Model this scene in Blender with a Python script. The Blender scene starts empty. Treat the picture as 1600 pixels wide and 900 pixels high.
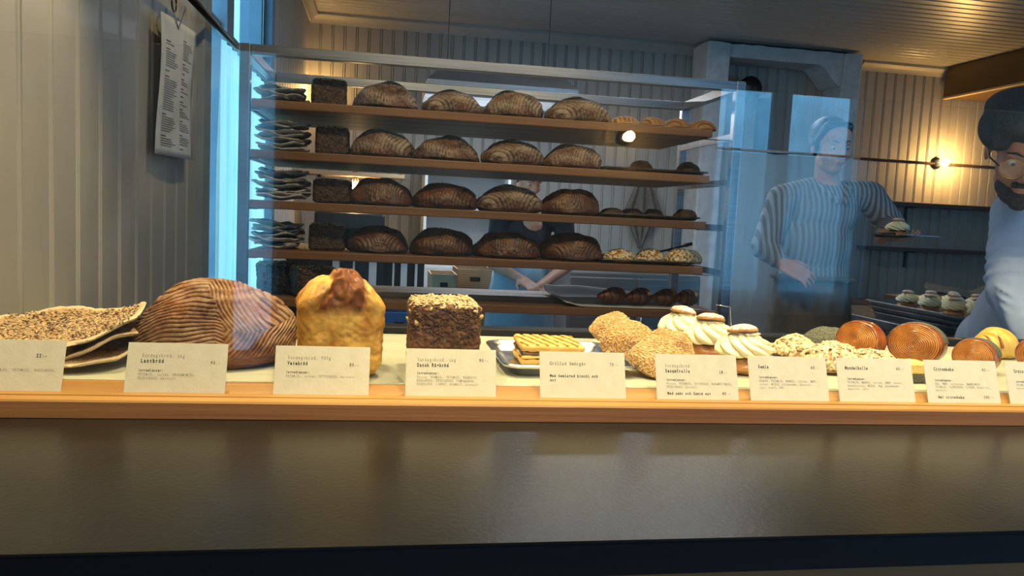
import bpy, bmesh, math, random
from mathutils import Vector, Matrix, Euler, noise
PI = math.pi
C = bpy.context.scene.collection
random.seed(7)

# ------------------------------------------------------------------ camera
FPX = 1229.87
YAW, PITCH, ROLL = [math.radians(a) for a in (9.65343713, 5.26276228, 2.79461829)]
CZ = 1.30
_f = Vector((math.sin(YAW)*math.cos(PITCH), math.cos(YAW)*math.cos(PITCH), -math.sin(PITCH)))
_r = Vector((math.cos(YAW), -math.sin(YAW), 0)); _u = _r.cross(_f)
RT = math.cos(ROLL)*_r + math.sin(ROLL)*_u
UP = -math.sin(ROLL)*_r + math.cos(ROLL)*_u
cd = bpy.data.cameras.new('camera'); cam = bpy.data.objects.new('camera', cd); C.objects.link(cam)
cd.lens = FPX/1600*36; cd.sensor_width = 36; cd.clip_start = 0.02
cam.matrix_world = Matrix.Translation((0, 0, CZ)) @ Matrix((RT, UP, -_f)).transposed().to_4x4()
bpy.context.scene.camera = cam

def at(px, py, Y=None, X=None, Z=None):
    """where the line of sight at a photo point meets the plane Y=, X= or Z="""
    d = RT*((px-800)/FPX) - UP*((py-450)/FPX) + _f
    t = Y/d.y if Y is not None else (X/d.x if X is not None else (Z-CZ)/d.z)
    return Vector((0, 0, CZ)) + d*t

vs = bpy.context.scene.view_settings
vs.view_transform = 'Standard'; vs.look = 'None'; vs.gamma = 1; vs.use_curve_mapping = False
vs.exposure = 0.0

# ------------------------------------------------------------------ daylight
W = bpy.data.worlds.new('sky'); bpy.context.scene.world = W; W.use_nodes = True
nt = W.node_tree; nt.nodes.clear()
wo = nt.nodes.new('ShaderNodeOutputWorld'); bg = nt.nodes.new('ShaderNodeBackground')
tc = nt.nodes.new('ShaderNodeTexCoord'); sx = nt.nodes.new('ShaderNodeSeparateXYZ')
nt.links.new(tc.outputs['Generated'], sx.inputs[0])
dm = nt.nodes.new('ShaderNodeMath'); dm.operation = 'MULTIPLY_ADD'; dm.inputs[1].default_value = -1.2
nt.links.new(sx.outputs['X'], dm.inputs[0]); nt.links.new(sx.outputs['Y'], dm.inputs[2])
mr = nt.nodes.new('ShaderNodeMapRange'); nt.links.new(dm.outputs[0], mr.inputs['Value'])
mr.inputs['From Min'].default_value = -0.05; mr.inputs['From Max'].default_value = 0.6
mr.inputs['To Min'].default_value = 1; mr.inputs['To Max'].default_value = 0
rp = nt.nodes.new('ShaderNodeMix'); rp.data_type = 'RGBA'
nt.links.new(mr.outputs[0], rp.inputs['Factor'])
rp.inputs['A'].default_value = (0.85, 2.5, 3.2, 1)      # street side beyond the left window
rp.inputs['B'].default_value = (1.25, 4.1, 7.2, 1)        # open sky behind the camera
nz = nt.nodes.new('ShaderNodeTexNoise'); nz.inputs['Scale'].default_value = 14; nz.inputs['Detail'].default_value = 5
nt.links.new(tc.outputs['Generated'], nz.inputs['Vector'])
mr2 = nt.nodes.new('ShaderNodeMapRange'); nt.links.new(nz.outputs[0], mr2.inputs['Value'])
mr2.inputs['From Min'].default_value = 0.35; mr2.inputs['From Max'].default_value = 0.65
mr2.inputs['To Min'].default_value = 0.75; mr2.inputs['To Max'].default_value = 1.25
nt.links.new(rp.outputs['Result'], bg.inputs['Color']); nt.links.new(mr2.outputs[0], bg.inputs['Strength'])
nt.links.new(bg.outputs[0], wo.inputs[0])

def area(name, loc, rot, sx_, sy_, power, col, portal=False, spread=None):
    l = bpy.data.lights.new(name, 'AREA'); l.shape = 'RECTANGLE'; l.size = sx_; l.size_y = sy_
    l.energy = power; l.color = col
    if spread: l.spread = spread
    if portal: l.cycles.is_portal = True
    o = bpy.data.objects.new(name, l); C.objects.link(o); o.location = loc; o.rotation_euler = rot
    return o

# ------------------------------------------------------------------ materials
def mat(name, c1, c2=None, scale=8, rough=.5, metal=0, bump=0, bscale=None, stretch=(1, 1, 1), spec=.5,
        emit=None, es=0, lo=.35, hi=.65, detail=5, transl=0, alpha=1, coat=0, sss=0):
    m = bpy.data.materials.new(name); m.use_nodes = True; t = m.node_tree; N = t.nodes; L = t.links
    b = N['Principled BSDF']; b.inputs['Roughness'].default_value = rough; b.inputs['Metallic'].default_value = metal
    b.inputs['Specular IOR Level'].default_value = spec
    b.inputs['Base Color'].default_value = (*c1, 1)
    if coat: b.inputs['Coat Weight'].default_value = coat; b.inputs['Coat Roughness'].default_value = .15
    if sss: b.inputs['Subsurface Weight'].default_value = sss; b.inputs['Subsurface Scale'].default_value = .01
    tcn = N.new('ShaderNodeTexCoord'); mp = N.new('ShaderNodeMapping'); mp.inputs['Scale'].default_value = stretch
    L.new(tcn.outputs['Object'], mp.inputs[0])
    if c2:
        n = N.new('ShaderNodeTexNoise'); n.inputs['Scale'].default_value = scale; n.inputs['Detail'].default_value = detail
        L.new(mp.outputs[0], n.inputs['Vector'])
        r = N.new('ShaderNodeValToRGB'); r.color_ramp.elements[0].position = lo; r.color_ramp.elements[1].position = hi
        r.color_ramp.elements[0].color = (*c1, 1); r.color_ramp.elements[1].color = (*c2, 1)
        L.new(n.outputs[0], r.inputs[0]); L.new(r.outputs[0], b.inputs['Base Color'])
    if bump:
        n2 = N.new('ShaderNodeTexNoise'); n2.inputs['Scale'].default_value = bscale or scale*4; n2.inputs['Detail'].default_value = 6
        L.new(mp.outputs[0], n2.inputs['Vector'])
        bp = N.new('ShaderNodeBump'); bp.inputs['Strength'].default_value = bump; bp.inputs['Distance'].default_value = .003
        L.new(n2.outputs[0], bp.inputs['Height']); L.new(bp.outputs[0], b.inputs['Normal'])
    if emit:
        b.inputs['Emission Color'].default_value = (*emit, 1); b.inputs['Emission Strength'].default_value = es
    if transl:
        o = N['Material Output']; tr = N.new('ShaderNodeBsdfTranslucent'); tr.inputs[0].default_value = (*c1, 1)
        mx = N.new('ShaderNodeMixShader'); mx.inputs[0].default_value = transl
        L.new(b.outputs[0], mx.inputs[1]); L.new(tr.outputs[0], mx.inputs[2]); last = mx
        if alpha < 1:
            tp = N.new('ShaderNodeBsdfTransparent'); m2 = N.new('ShaderNodeMixShader'); m2.inputs[0].default_value = alpha
            L.new(tp.outputs[0], m2.inputs[1]); L.new(mx.outputs[0], m2.inputs[2]); last = m2
        L.new(last.outputs[0], o.inputs[0])
    return m

def glass_mat(name, tint=(1, 1, 1), rough=0):
    m = bpy.data.materials.new(name); m.use_nodes = True; t = m.node_tree; N = t.nodes; L = t.links
    N.remove(N['Principled BSDF']); o = N['Material Output']
    tp = N.new('ShaderNodeBsdfTransparent'); tp.inputs[0].default_value = (*tint, 1)
    gl = N.new('ShaderNodeBsdfGlossy'); gl.inputs['Roughness'].default_value = rough
    fr = N.new('ShaderNodeFresnel'); ge = N.new('ShaderNodeNewGeometry'); io = N.new('ShaderNodeMapRange')
    io.inputs['To Min'].default_value = 1.5; io.inputs['To Max'].default_value = 1/1.5   # thin pane: same reflectance on either face
    L.new(ge.outputs['Backfacing'], io.inputs['Value']); L.new(io.outputs[0], fr.inputs['IOR'])
    mx = N.new('ShaderNodeMixShader'); L.new(fr.outputs[0], mx.inputs[0]); L.new(tp.outputs[0], mx.inputs[1]); L.new(gl.outputs[0], mx.inputs[2])
    L.new(mx.outputs[0], o.inputs[0]); return m

def attr_mat(name, base, base2, top, rough=.65, scale=25, bump=.4, bscale=220, third=None, coat=0, spec=.3):
    """crust: base/base2 mottled, 'flour' attribute brings in the top colour, 'scorch' a third one"""
    m = bpy.data.materials.new(name); m.use_nodes = True; t = m.node_tree; N = t.nodes; L = t.links
    b = N['Principled BSDF']; b.inputs['Roughness'].default_value = rough; b.inputs['Specular IOR Level'].default_value = spec
    if coat: b.inputs['Coat Weight'].default_value = coat; b.inputs['Coat Roughness'].default_value = .2
    tcn = N.new('ShaderNodeTexCoord')
    n = N.new('ShaderNodeTexNoise'); n.inputs['Scale'].default_value = scale; n.inputs['Detail'].default_value = 6
    L.new(tcn.outputs['Object'], n.inputs['Vector'])
    r = N.new('ShaderNodeValToRGB'); r.color_ramp.elements[0].position = .38; r.color_ramp.elements[1].position = .62
    r.color_ramp.elements[0].color = (*base, 1); r.color_ramp.elements[1].color = (*base2, 1); L.new(n.outputs[0], r.inputs[0])
    cur = r.outputs[0]
    for an, col in (('scorch', third), ('flour', top)):
        if not col: continue
        a = N.new('ShaderNodeAttribute'); a.attribute_name = an
        n3 = N.new('ShaderNodeTexNoise'); n3.inputs['Scale'].default_value = scale*4; n3.inputs['Detail'].default_value = 4
        L.new(tcn.outputs['Object'], n3.inputs['Vector'])
        mm = N.new('ShaderNodeMath'); mm.operation = 'MULTIPLY_ADD'; mm.inputs[1].default_value = 1.3
        sb = N.new('ShaderNodeMath'); sb.operation = 'SUBTRACT'; sb.inputs[1].default_value = .62
        L.new(n3.outputs[0], sb.inputs[0])
        ml = N.new('ShaderNodeMath'); ml.operation = 'MULTIPLY_ADD'; ml.inputs[1].default_value = 1.4
        L.new(a.outputs['Fac'], ml.inputs[0]); L.new(sb.outputs[0], ml.inputs[2]); ml.use_clamp = True
        mx = N.new('ShaderNodeMix'); mx.data_type = 'RGBA'; L.new(ml.outputs[0], mx.inputs['Factor'])
        L.new(cur, mx.inputs['A']); mx.inputs['B'].default_value = (*col, 1); cur = mx.outputs['Result']
    L.new(cur, b.inputs['Base Color'])
    n2 = N.new('ShaderNodeTexNoise'); n2.inputs['Scale'].default_value = bscale; n2.inputs['Detail'].default_value = 5
    L.new(tcn.outputs['Object'], n2.inputs['Vector'])
    bp = N.new('ShaderNodeBump'); bp.inputs['Strength'].default_value = bump; bp.inputs['Distance'].default_value = .002
    L.new(n2.outputs[0], bp.inputs['Height']); L.new(bp.outputs[0], b.inputs['Normal'])
    return m

def stripe_mat(name, c1, c2, freq, width=.5, rough=.8, axis='X'):
    m = bpy.data.materials.new(name); m.use_nodes = True; t = m.node_tree; N = t.nodes; L = t.links
    b = N['Principled BSDF']; b.inputs['Roughness'].default_value = rough
    tcn = N.new('ShaderNodeTexCoord'); w = N.new('ShaderNodeTexWave'); w.wave_type = 'BANDS'; w.bands_direction = axis
    w.inputs['Scale'].default_value = freq; w.inputs['Distortion'].default_value = 1.5; w.inputs['Detail'].default_value = 1
    w.inputs['Detail Scale'].default_value = .3
    L.new(tcn.outputs['Object'], w.inputs['Vector'])
    r = N.new('ShaderNodeValToRGB'); r.color_ramp.elements[0].position = width-.1; r.color_ramp.elements[1].position = width+.1
    r.color_ramp.elements[0].color = (*c1, 1); r.color_ramp.elements[1].color = (*c2, 1)
    L.new(w.outputs['Fac'], r.inputs[0]); L.new(r.outputs[0], b.inputs['Base Color']); return m

M = dict(
    wall=mat('painted boards', (.28, .265, .24), (.315, .30, .27), 3, .5, bump=.25, bscale=14, stretch=(1, 1, .15)),
    ceil=mat('painted ceiling', (.32, .31, .29), (.38, .365, .34), 2, .32, bump=.3, bscale=10, stretch=(.2, 1, 1)),
    plaster=mat('rough white plaster', (.42, .42, .42), (.52, .52, .52), 12, .85, bump=1, bscale=30),
    stone=mat('dark honed stone', (.008, .0078, .007), (.0145, .014, .0125), 6, .30, bump=.12, bscale=160, spec=.26),
    stone_edge=mat('dark stone edge', (.003, .004, .007), None, rough=.5, spec=.3),
    oak=mat('oak', (.34, .155, .032), (.56, .30, .08), 9, .45, bump=.35, bscale=40, stretch=(.12, 3, 3), lo=.3, hi=.7),
    oak_dark=mat('dark oak and shaded ledge front', (.22, .085, .03), (.36, .16, .06), 9, .5, bump=.35, bscale=40, stretch=(.1, 3, 3), lo=.3, hi=.7),
    shelf=mat('rack board', (.11, .046, .012), (.21, .094, .026), 7, .5, bump=.2, bscale=30, stretch=(.15, 3, 3), lo=.3, hi=.7),
    darkwood=mat('dark wood', (.035, .016, .008), (.06, .03, .014), 8, .5, stretch=(.15, 2, 2)),
    slab=mat('pale green stone slab', (.40, .42, .33), (.52, .53, .42), 5, .35, stretch=(.6, 3, 1)),
    glass=glass_mat('clear glass'),
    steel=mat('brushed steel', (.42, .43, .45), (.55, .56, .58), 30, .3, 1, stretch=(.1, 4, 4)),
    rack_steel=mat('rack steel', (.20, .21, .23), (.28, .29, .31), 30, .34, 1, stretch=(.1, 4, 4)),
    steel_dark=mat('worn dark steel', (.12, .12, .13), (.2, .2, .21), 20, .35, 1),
    black=mat('black', (.008, .008, .009), rough=.4),
    blackmetal=mat('black metal', (.012, .011, .012), rough=.3, metal=.6),
    card=mat('cream card', (.68, .62, .44), (.73, .67, .49), 60, .85, bump=.08, bscale=300),
    paper=mat('white paper', (.40, .40, .40), (.44, .44, .44), 20, .8),
    ink=mat('black ink', (.03, .028, .025), rough=.9),
    inkgrey=mat('faint grey ink', (.27, .25, .19), rough=.9),
    linen=mat('sheer white curtain', (.80, .84, .85), (.88, .9, .9), 40, .9, transl=.6, alpha=.82),
    cloth_grey=mat('grey brown linen', (.10, .085, .07), (.14, .12, .1), 40, .95, bump=.5, bscale=200),
    white=mat('white lacquer', (.62, .64, .66), rough=.4),
    frame=mat('blue grey painted window frame', (.16, .19, .22), (.2, .23, .26), 6, .8, spec=.1),
    bulb=mat('glowing bulb', (1, .8, .4), emit=(1, .68, .25), es=55),
    tube=mat('fluorescent tube', (1, 1, 1), emit=(.85, .95, 1), es=14),
    brass=mat('brass', (.55, .36, .14), rough=.3, metal=1),
    porcelain=mat('white porcelain', (.6, .58, .54), rough=.25),
    boxbrown=mat('beam veneer', (.10, .055, .02), (.15, .085, .03), 4, .4, stretch=(.3, .3, 1)),
    beamedge=mat('pale beam trim', (.55, .40, .2), rough=.4),
    kraft=mat('kraft wood box', (.42, .27, .15), (.52, .35, .2), 6, .7, stretch=(.3, 1, 2)),
    wicker=stripe_mat('wicker', (.25, .14, .07), (.46, .29, .15), 28, axis='Z'),
    blueplastic=mat('blue plastic', (.05, .13, .30), (.07, .17, .36), 4, .5),
    # breads
    boule=attr_mat('country crust', (.085, .026, .008), (.23, .085, .022), (.46, .33, .20), bump=.7),
    boule_dark=attr_mat('dark crust', (.022, .008, .003), (.085, .027, .008), (.20, .095, .04), bump=.5, rough=.42, spec=.5),
    boule_mid=attr_mat('floury dark crust', (.030, .012, .006), (.095, .036, .015), (.42, .34, .26), bump=.5),
    tin=attr_mat('golden tin loaf crust', (.50, .215, .022), (.74, .43, .085), (.76, .58, .26), scale=22, third=(.17, .048, .005), bump=.9, bscale=110, coat=.15),
    rye=attr_mat('rye crumb', (.085, .036, .015), (.17, .078, .032), (.30, .17, .07), scale=90, bump=1, bscale=260),
    rye_dark=attr_mat('dark rye crumb', (.032, .018, .012), (.07, .04, .026), (.22, .16, .10), scale=90, bump=1, bscale=220),
    flat=attr_mat('oat crispbread', (.28, .155, .055), (.48, .31, .13), (.60, .48, .31), scale=120, bump=1, bscale=260),
    flat_grey=attr_mat('grey crispbread', (.06, .05, .042), (.13, .11, .095), (.38, .36, .33), scale=60, bump=1, bscale=160),
    seed_sun=mat('sunflower seed', (.42, .30, .15), (.60, .46, .26), 60, .5),
    seed_dark=mat('linseed', (.07, .03, .015), (.13, .06, .03), 80, .35),
    seed_pump=mat('pumpkin seed', (.50, .32, .11), (.6, .42, .16), 80, .45),
    sesame=mat('sesame seed', (.58, .40, .17), (.72, .54, .28), 90, .5),
    bunskin=mat('golden bun crust', (.40, .17, .04), (.55, .28, .08), 30, .45, bump=.3, bscale=100),
    bunbrown=mat('cardamom bun crust', (.34, .12, .028), (.50, .22, .06), 30, .38, bump=.2, bscale=60, coat=.2),
    cream=mat('whipped cream', (.86, .80, .50), (.90, .85, .58), 15, .45, sss=.15),
    sugar=attr_mat('sugared lid', (.30, .14, .05), (.42, .21, .08), (.80, .77, .70), scale=40, bump=.6),
    filling=mat('dark almond filling', (.045, .015, .006), (.10, .04, .015), 60, .35, bump=.6, bscale=100),
    cheese=mat('cheese slice', (.82, .58, .16), rough=.4, sss=.1),
    toast=attr_mat('pressed toast', (.62, .36, .08), (.72, .46, .14), (.12, .035, .012), scale=60, bump=.3),
    toastcrust=mat('toast crust', (.42, .20, .05), (.58, .32, .09), 40, .6, bump=.5, bscale=150),
    kimchi=mat('dark cabbage filling', (.05, .03, .015), (.18, .09, .03), 70, .4, bump=1, bscale=120),
    almond=mat('flaked almond', (.68, .52, .29), (.80, .67, .43), 60, .5),
    almondbase=mat('almond bun crust', (.32, .17, .05), (.5, .3, .1), 40, .5, bump=.5, bscale=90),
    lam=attr_mat('laminated crust', (.46, .15, .015), (.66, .27, .04), (.12, .026, .006), scale=30, bump=.2, rough=.3, coat=.5),
    rim=mat('dark baked rim', (.19, .042, .010), (.32, .085, .018), 40, .25, bump=.3, bscale=100, coat=.6),
    poppy=mat('poppy seed coat', (.05, .055, .04), (.16, .165, .12), 320, .7, bump=1, bscale=400, detail=2),
    lemon=mat('yellow glazed roll', (.62, .36, .05), (.74, .50, .13), 40, .5, bump=.3, bscale=150),
    croissant=attr_mat('dark croissant', (.10, .034, .012), (.17, .06, .02), (.035, .012, .006), scale=30, bump=.2, rough=.35),
    smallbun=attr_mat('small roll crust', (.26, .125, .05), (.36, .19, .08), (.04, .018, .010), scale=30, bump=.3),
    cake=mat('yellow cake crumb', (.72, .52, .14), (.8, .62, .22), 120, .8, bump=.6, bscale=300),
    # people
    skin=mat('skin', (.50, .27, .19), (.56, .31, .22), 12, .5, sss=.1),
    skin2=mat('ruddy skin', (.42, .19, .13), (.5, .25, .17), 14, .5, sss=.1),
    hair=mat('dark brown hair', (.012, .008, .006), (.03, .018, .012), 50, .45, bump=.8, bscale=90, stretch=(1, 1, .2)),
    beard=mat('dark beard', (.02, .014, .010), (.06, .04, .03), 120, .7, bump=1, bscale=300),
    stripe=stripe_mat('grey striped cotton', (.11, .125, .15), (.30, .33, .37), 16, .52),
    apron=mat('taupe apron cloth', (.10, .09, .075), (.13, .115, .1), 30, .9, bump=.3, bscale=90),
    shirt=mat('pale blue cotton', (.37, .47, .68), (.41, .51, .72), 8, .85, bump=.5, bscale=22),
    cap=mat('charcoal wool', (.035, .040, .047), (.055, .062, .07), 160, .95, bump=.8, bscale=350),
    navy=mat('navy cotton', (.010, .013, .028), rough=.9),
    palecloth=mat('pale blue apron cloth', (.26, .42, .56), (.33, .5, .64), 10, .9, bump=.4, bscale=30),
    eye=mat('eye', (.55, .55, .55), rough=.2), iris=mat('iris', (.03, .02, .015), rough=.2),
    lip=mat('lip', (.38, .13, .11), rough=.45),
    floor=mat('floor boards', (.10, .07, .05), (.14, .1, .07), 5, .5, stretch=(.2, 2, 1)),
)

# ------------------------------------------------------------------ helpers
def link(name, bm, m, parent=None, smooth=False, loc=None, rot=None):
    me = bpy.data.meshes.new(name); bm.to_mesh(me); bm.free()
    for x in (m if isinstance(m, (list, tuple)) else [m]): me.materials.append(x)
    if smooth: me.polygons.foreach_set('use_smooth', [True]*len(me.polygons))
    o = bpy.data.objects.new(name, me); C.objects.link(o)
    if loc is not None: o.location = loc
    if rot is not None: o.rotation_euler = rot
    if parent: o.parent = parent
    return o
def tag(o, label, cat, group=None, kind=None):
    o['label'] = label; o['category'] = cat
    if group: o['group'] = group
    if kind: o['kind'] = kind
    return o
def struct(o): o['kind'] = 'structure'; return o
def thing(name, label, cat, loc=(0, 0, 0), rz=0, group=None, rot=None, scale=1):
    o = bpy.data.objects.new(name, None); C.objects.link(o); o.location = loc
    o.rotation_euler = rot or (0, 0, rz); o.scale = (scale,)*3 if not hasattr(scale, '__len__') else scale
    o.empty_display_size = .05
    return tag(o, label, cat, group)
def dup(root, label, loc, rz=0, rot=None, scale=None, group=None):
    r = root.copy(); C.objects.link(r); r.location = loc; r.rotation_euler = rot or (0, 0, rz); r['label'] = label
    if scale is not None: r.scale = (scale,)*3 if not hasattr(scale, '__len__') else scale
    if group: r['group'] = group
    for ch in root.children:
        c = ch.copy(); C.objects.link(c); c.parent = r
        for g in ch.children:
            d = g.copy(); C.objects.link(d); d.parent = c
    return r

def box(bm, a, b, bev=0, M4=None, mi=0):
    x0, y0, z0 = a; x1, y1, z1 = b
    r = bmesh.ops.create_cube(bm, size=1); vs_ = r['verts']
    for v in vs_: v.co = Vector(((x0+x1)/2+v.co.x*(x1-x0), (y0+y1)/2+v.co.y*(y1-y0), (z0+z1)/2+v.co.z*(z1-z0)))
    if bev:
        es = {e for v in vs_ for e in v.link_edges}
        rr = bmesh.ops.bevel(bm, geom=list(es), offset=bev, segments=2, affect='EDGES', profile=.5)
        vs_ = list({v for f in rr['faces'] for v in f.verts} | {v for v in vs_ if v.is_valid})
    if M4: bmesh.ops.transform(bm, matrix=M4, verts=vs_)
    if mi:
        for f in {f for v in vs_ for f in v.link_faces}: f.material_index = mi
    return vs_
def cyl(bm, p, q, r0, r1=None, n=16, cap=True, mi=0):
    p, q = Vector(p), Vector(q); d = q-p
    res = bmesh.ops.create_cone(bm, cap_ends=cap, segments=n, radius1=r0, radius2=r0 if r1 is None else r1, depth=d.length)
    mt = Matrix.Translation((p+q)/2) @ d.to_track_quat('Z', 'Y').to_matrix().to_4x4()
    bmesh.ops.transform(bm, matrix=mt, verts=res['verts'])
    if mi:
        for f in {f for v in res['verts'] for f in v.link_faces}: f.material_index = mi
    return res['verts']
def ell(bm, c, r, rot=None, sub=2, M4=None):
    res = bmesh.ops.create_icosphere(bm, subdivisions=sub, radius=1)
    r = (r, r, r) if not hasattr(r, '__len__') else r
    mt = Matrix.Translation(c) @ (rot.to_4x4() if rot else Matrix()) @ Matrix.Diagonal((*r, 1))
    if M4: mt = M4 @ mt
    bmesh.ops.transform(bm, matrix=mt, verts=res['verts']); return res['verts']
def tube(bm, pts, r, n=8, closed=False):
    pts = [Vector(p) for p in pts]; rings = []
    for i, p in enumerate(pts):
        a = pts[i-1] if (i or closed) else p; b = pts[(i+1) % len(pts)] if (i < len(pts)-1 or closed) else p
        d = (b-a).normalized(); q = d.to_track_quat('Z', 'Y')
        rr = r[i] if hasattr(r, '__len__') else r
        rings.append([bm.verts.new(p+q @ Vector((math.cos(2*PI*k/n)*rr, math.sin(2*PI*k/n)*rr, 0))) for k in range(n)])
    for i in range(len(rings)-(0 if closed else 1)):
        A, B = rings[i], rings[(i+1) % len(rings)]
        for k in range(n): bm.faces.new((A[k], A[(k+1) % n], B[(k+1) % n], B[k]))
    if not closed: bm.faces.new(rings[0][::-1]); bm.faces.new(rings[-1])
def rings_mesh(bm, rings, cap0=True, cap1=True):
    R = [[bm.verts.new(p) for p in r] for r in rings]; n = len(R[0])
    for A, B in zip(R, R[1:]):
        for k in range(n): bm.faces.new((A[k], A[(k+1) % n], B[(k+1) % n], B[k]))
    if cap0: bm.faces.new(R[0][::-1])
    if cap1: bm.faces.new(R[-1])
    bmesh.ops.recalc_face_normals(bm, faces=bm.faces)
    return R
def rrect(w, d, r, z, n=5):
    out = []
    for cx, cy, a0 in ((w/2-r, d/2-r, 0), (-w/2+r, d/2-r, 90), (-w/2+r, -d/2+r, 180), (w/2-r, -d/2+r, 270)):
        for k in range(n+1):
            a = math.radians(a0+90*k/n); out.append((cx+r*math.cos(a), cy+r*math.sin(a), z))
    return out
def setattr_(me, name, vals):
    a = me.attributes.new(name, 'FLOAT', 'POINT'); a.data.foreach_set('value', vals)
def nz3(p, s, seed=0): return noise.noise(Vector(p)*s+Vector((seed*7.3, seed*3.1, seed*1.7)))
def frc(x): return x-math.floor(x)
def sst(a, b, x): t = max(0, min(1, (x-a)/(b-a))); return t*t*(3-2*t)

def dome(name, rx, ry, rz, fn, m, nu=120, nv=60, parent=None, belly=.35, over=.45, sq=1.0):
    """bread dome, base at z=0; fn(x,y,z in unit space) -> (radial displacement in m, flour, scorch)"""
    bm = bmesh.new(); top = None; rows = []; A = []; B = []
    hz = belly*math.sin(over)
    def add(u, v, w):
        d, fl, sc = fn(u, v, w); n = Vector((u/rx, v/ry, max(w, 0)/rz*1.0)) ; n.normalize()
        zz = (w if w > 0 else w*belly)
        p = Vector((u*rx, v*ry, (zz+hz)*rz))+n*d; p.z = max(p.z, 0)
        A.append(fl); B.append(sc); return bm.verts.new(p)
    top = add(0, 0, 1)
    for j in range(1, nv+1):
        a = (PI/2+over)*j/nv
        rows.append([add(math.sin(a)**sq*math.cos(2*PI*i/nu), math.sin(a)**sq*math.sin(2*PI*i/nu), math.cos(a)) for i in range(nu)])
    for i in range(nu): bm.faces.new((top, rows[0][i], rows[0][(i+1) % nu]))
    for P, Q in zip(rows, rows[1:]):
        for i in range(nu): bm.faces.new((P[i], Q[i], Q[(i+1) % nu], P[(i+1) % nu]))
    bm.faces.new(rows[-1][::-1])
    o = link(name, bm, m, parent, True)
    setattr_(o.data, 'flour', A); setattr_(o.data, 'scorch', B)
    return o
def rbox(name, w, d, h, r, n, fn, m, parent=None):
    """rounded dense box, base z=0; fn(co, normal) -> (vector offset, flour, scorch)"""
    bm = bmesh.new(); bmesh.ops.create_cube(bm, size=2)
    bmesh.ops.subdivide_edges(bm, edges=bm.edges[:], cuts=n, use_grid_fill=True)
    A = []; B = []
    for v in bm.verts:
        p = Vector((v.co.x*w/2, v.co.y*d/2, v.co.z*h/2))
        q = Vector((max(-w/2+r, min(w/2-r, p.x)), max(-d/2+r, min(d/2-r, p.y)), max(-h/2+r, min(h/2-r, p.z))))
        nn = (p-q); nn = nn.normalized() if nn.length > 1e-7 else Vector((0, 0, 1))
        co = q+nn*r; co.z += h/2
        off, fl, sc = fn(co, nn)
        v.co = co+off; A.append(fl); B.append(sc)
    o = link(name, bm, m, parent, True); setattr_(o.data, 'flour', A); setattr_(o.data, 'scorch', B)
    return o
def scatter(o, n, shape, m, name, parent, cond=None, seed=1, lift=0.0, flat=True):
    """separate grains laid over the faces of o, joined as one part"""
    rnd = random.Random(seed); me = o.data
    fs = [f for f in me.polygons if (cond is None or cond(f.center, f.normal))]
    cum = []; s = 0
    for f in fs: s += f.area; cum.append(s)
    import bisect
    bm = bmesh.new()
    tv, tf = shape
    for _ in range(n):
        f = fs[min(len(fs)-1, bisect.bisect(cum, rnd.random()*s))]
        vs_ = [me.vertices[i].co for i in f.vertices]
        a, b = rnd.random(), rnd.random(); p = (vs_[0]*(1-a)+vs_[1]*a)*(1-b)+(vs_[-1]*(1-a)+vs_[min(2, len(vs_)-1)]*a)*b
        q = f.normal.to_track_quat('Z', 'Y').to_matrix() @ Euler((rnd.uniform(-.5, .5) if flat else rnd.uniform(-1, 1), rnd.uniform(-.4, .4), rnd.uniform(0, 2*PI))).to_matrix()
        sc = rnd.uniform(.8, 1.2)
        nv = [bm.verts.new(p+f.normal*lift+q @ (Vector(c)*sc)) for c in tv]
        for fc in tf: bm.faces.new([nv[k] for k in fc])
    so = link(name, bm, m, parent, True); so['kind'] = 'stuff'; return so
def grain(l, w, t):
    bm = bmesh.new(); ell(bm, (0, 0, t*.3), (w/2, l/2, t/2), sub=1)
    for v in bm.verts: v.co.x *= 1-.35*v.co.y/(l/2)
    r = ([tuple(v.co) for v in bm.verts], [[v.index for v in f.verts] for f in bm.faces]); bm.free(); return r
def flake(l, w, t):
    n = 7; V = []; F = []
    for z in (0, t):
        for k in range(n):
            a = 2*PI*k/n; V.append((math.cos(a)*w/2*(1-.3*math.sin(a)), math.sin(a)*l/2, z+(.12*l*abs(math.cos(a)))))
    F.append(list(range(n))[::-1]); F.append(list(range(n, 2*n)))
    for k in range(n): F.append([k, (k+1) % n, n+(k+1) % n, n+k])
    return V, F

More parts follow.
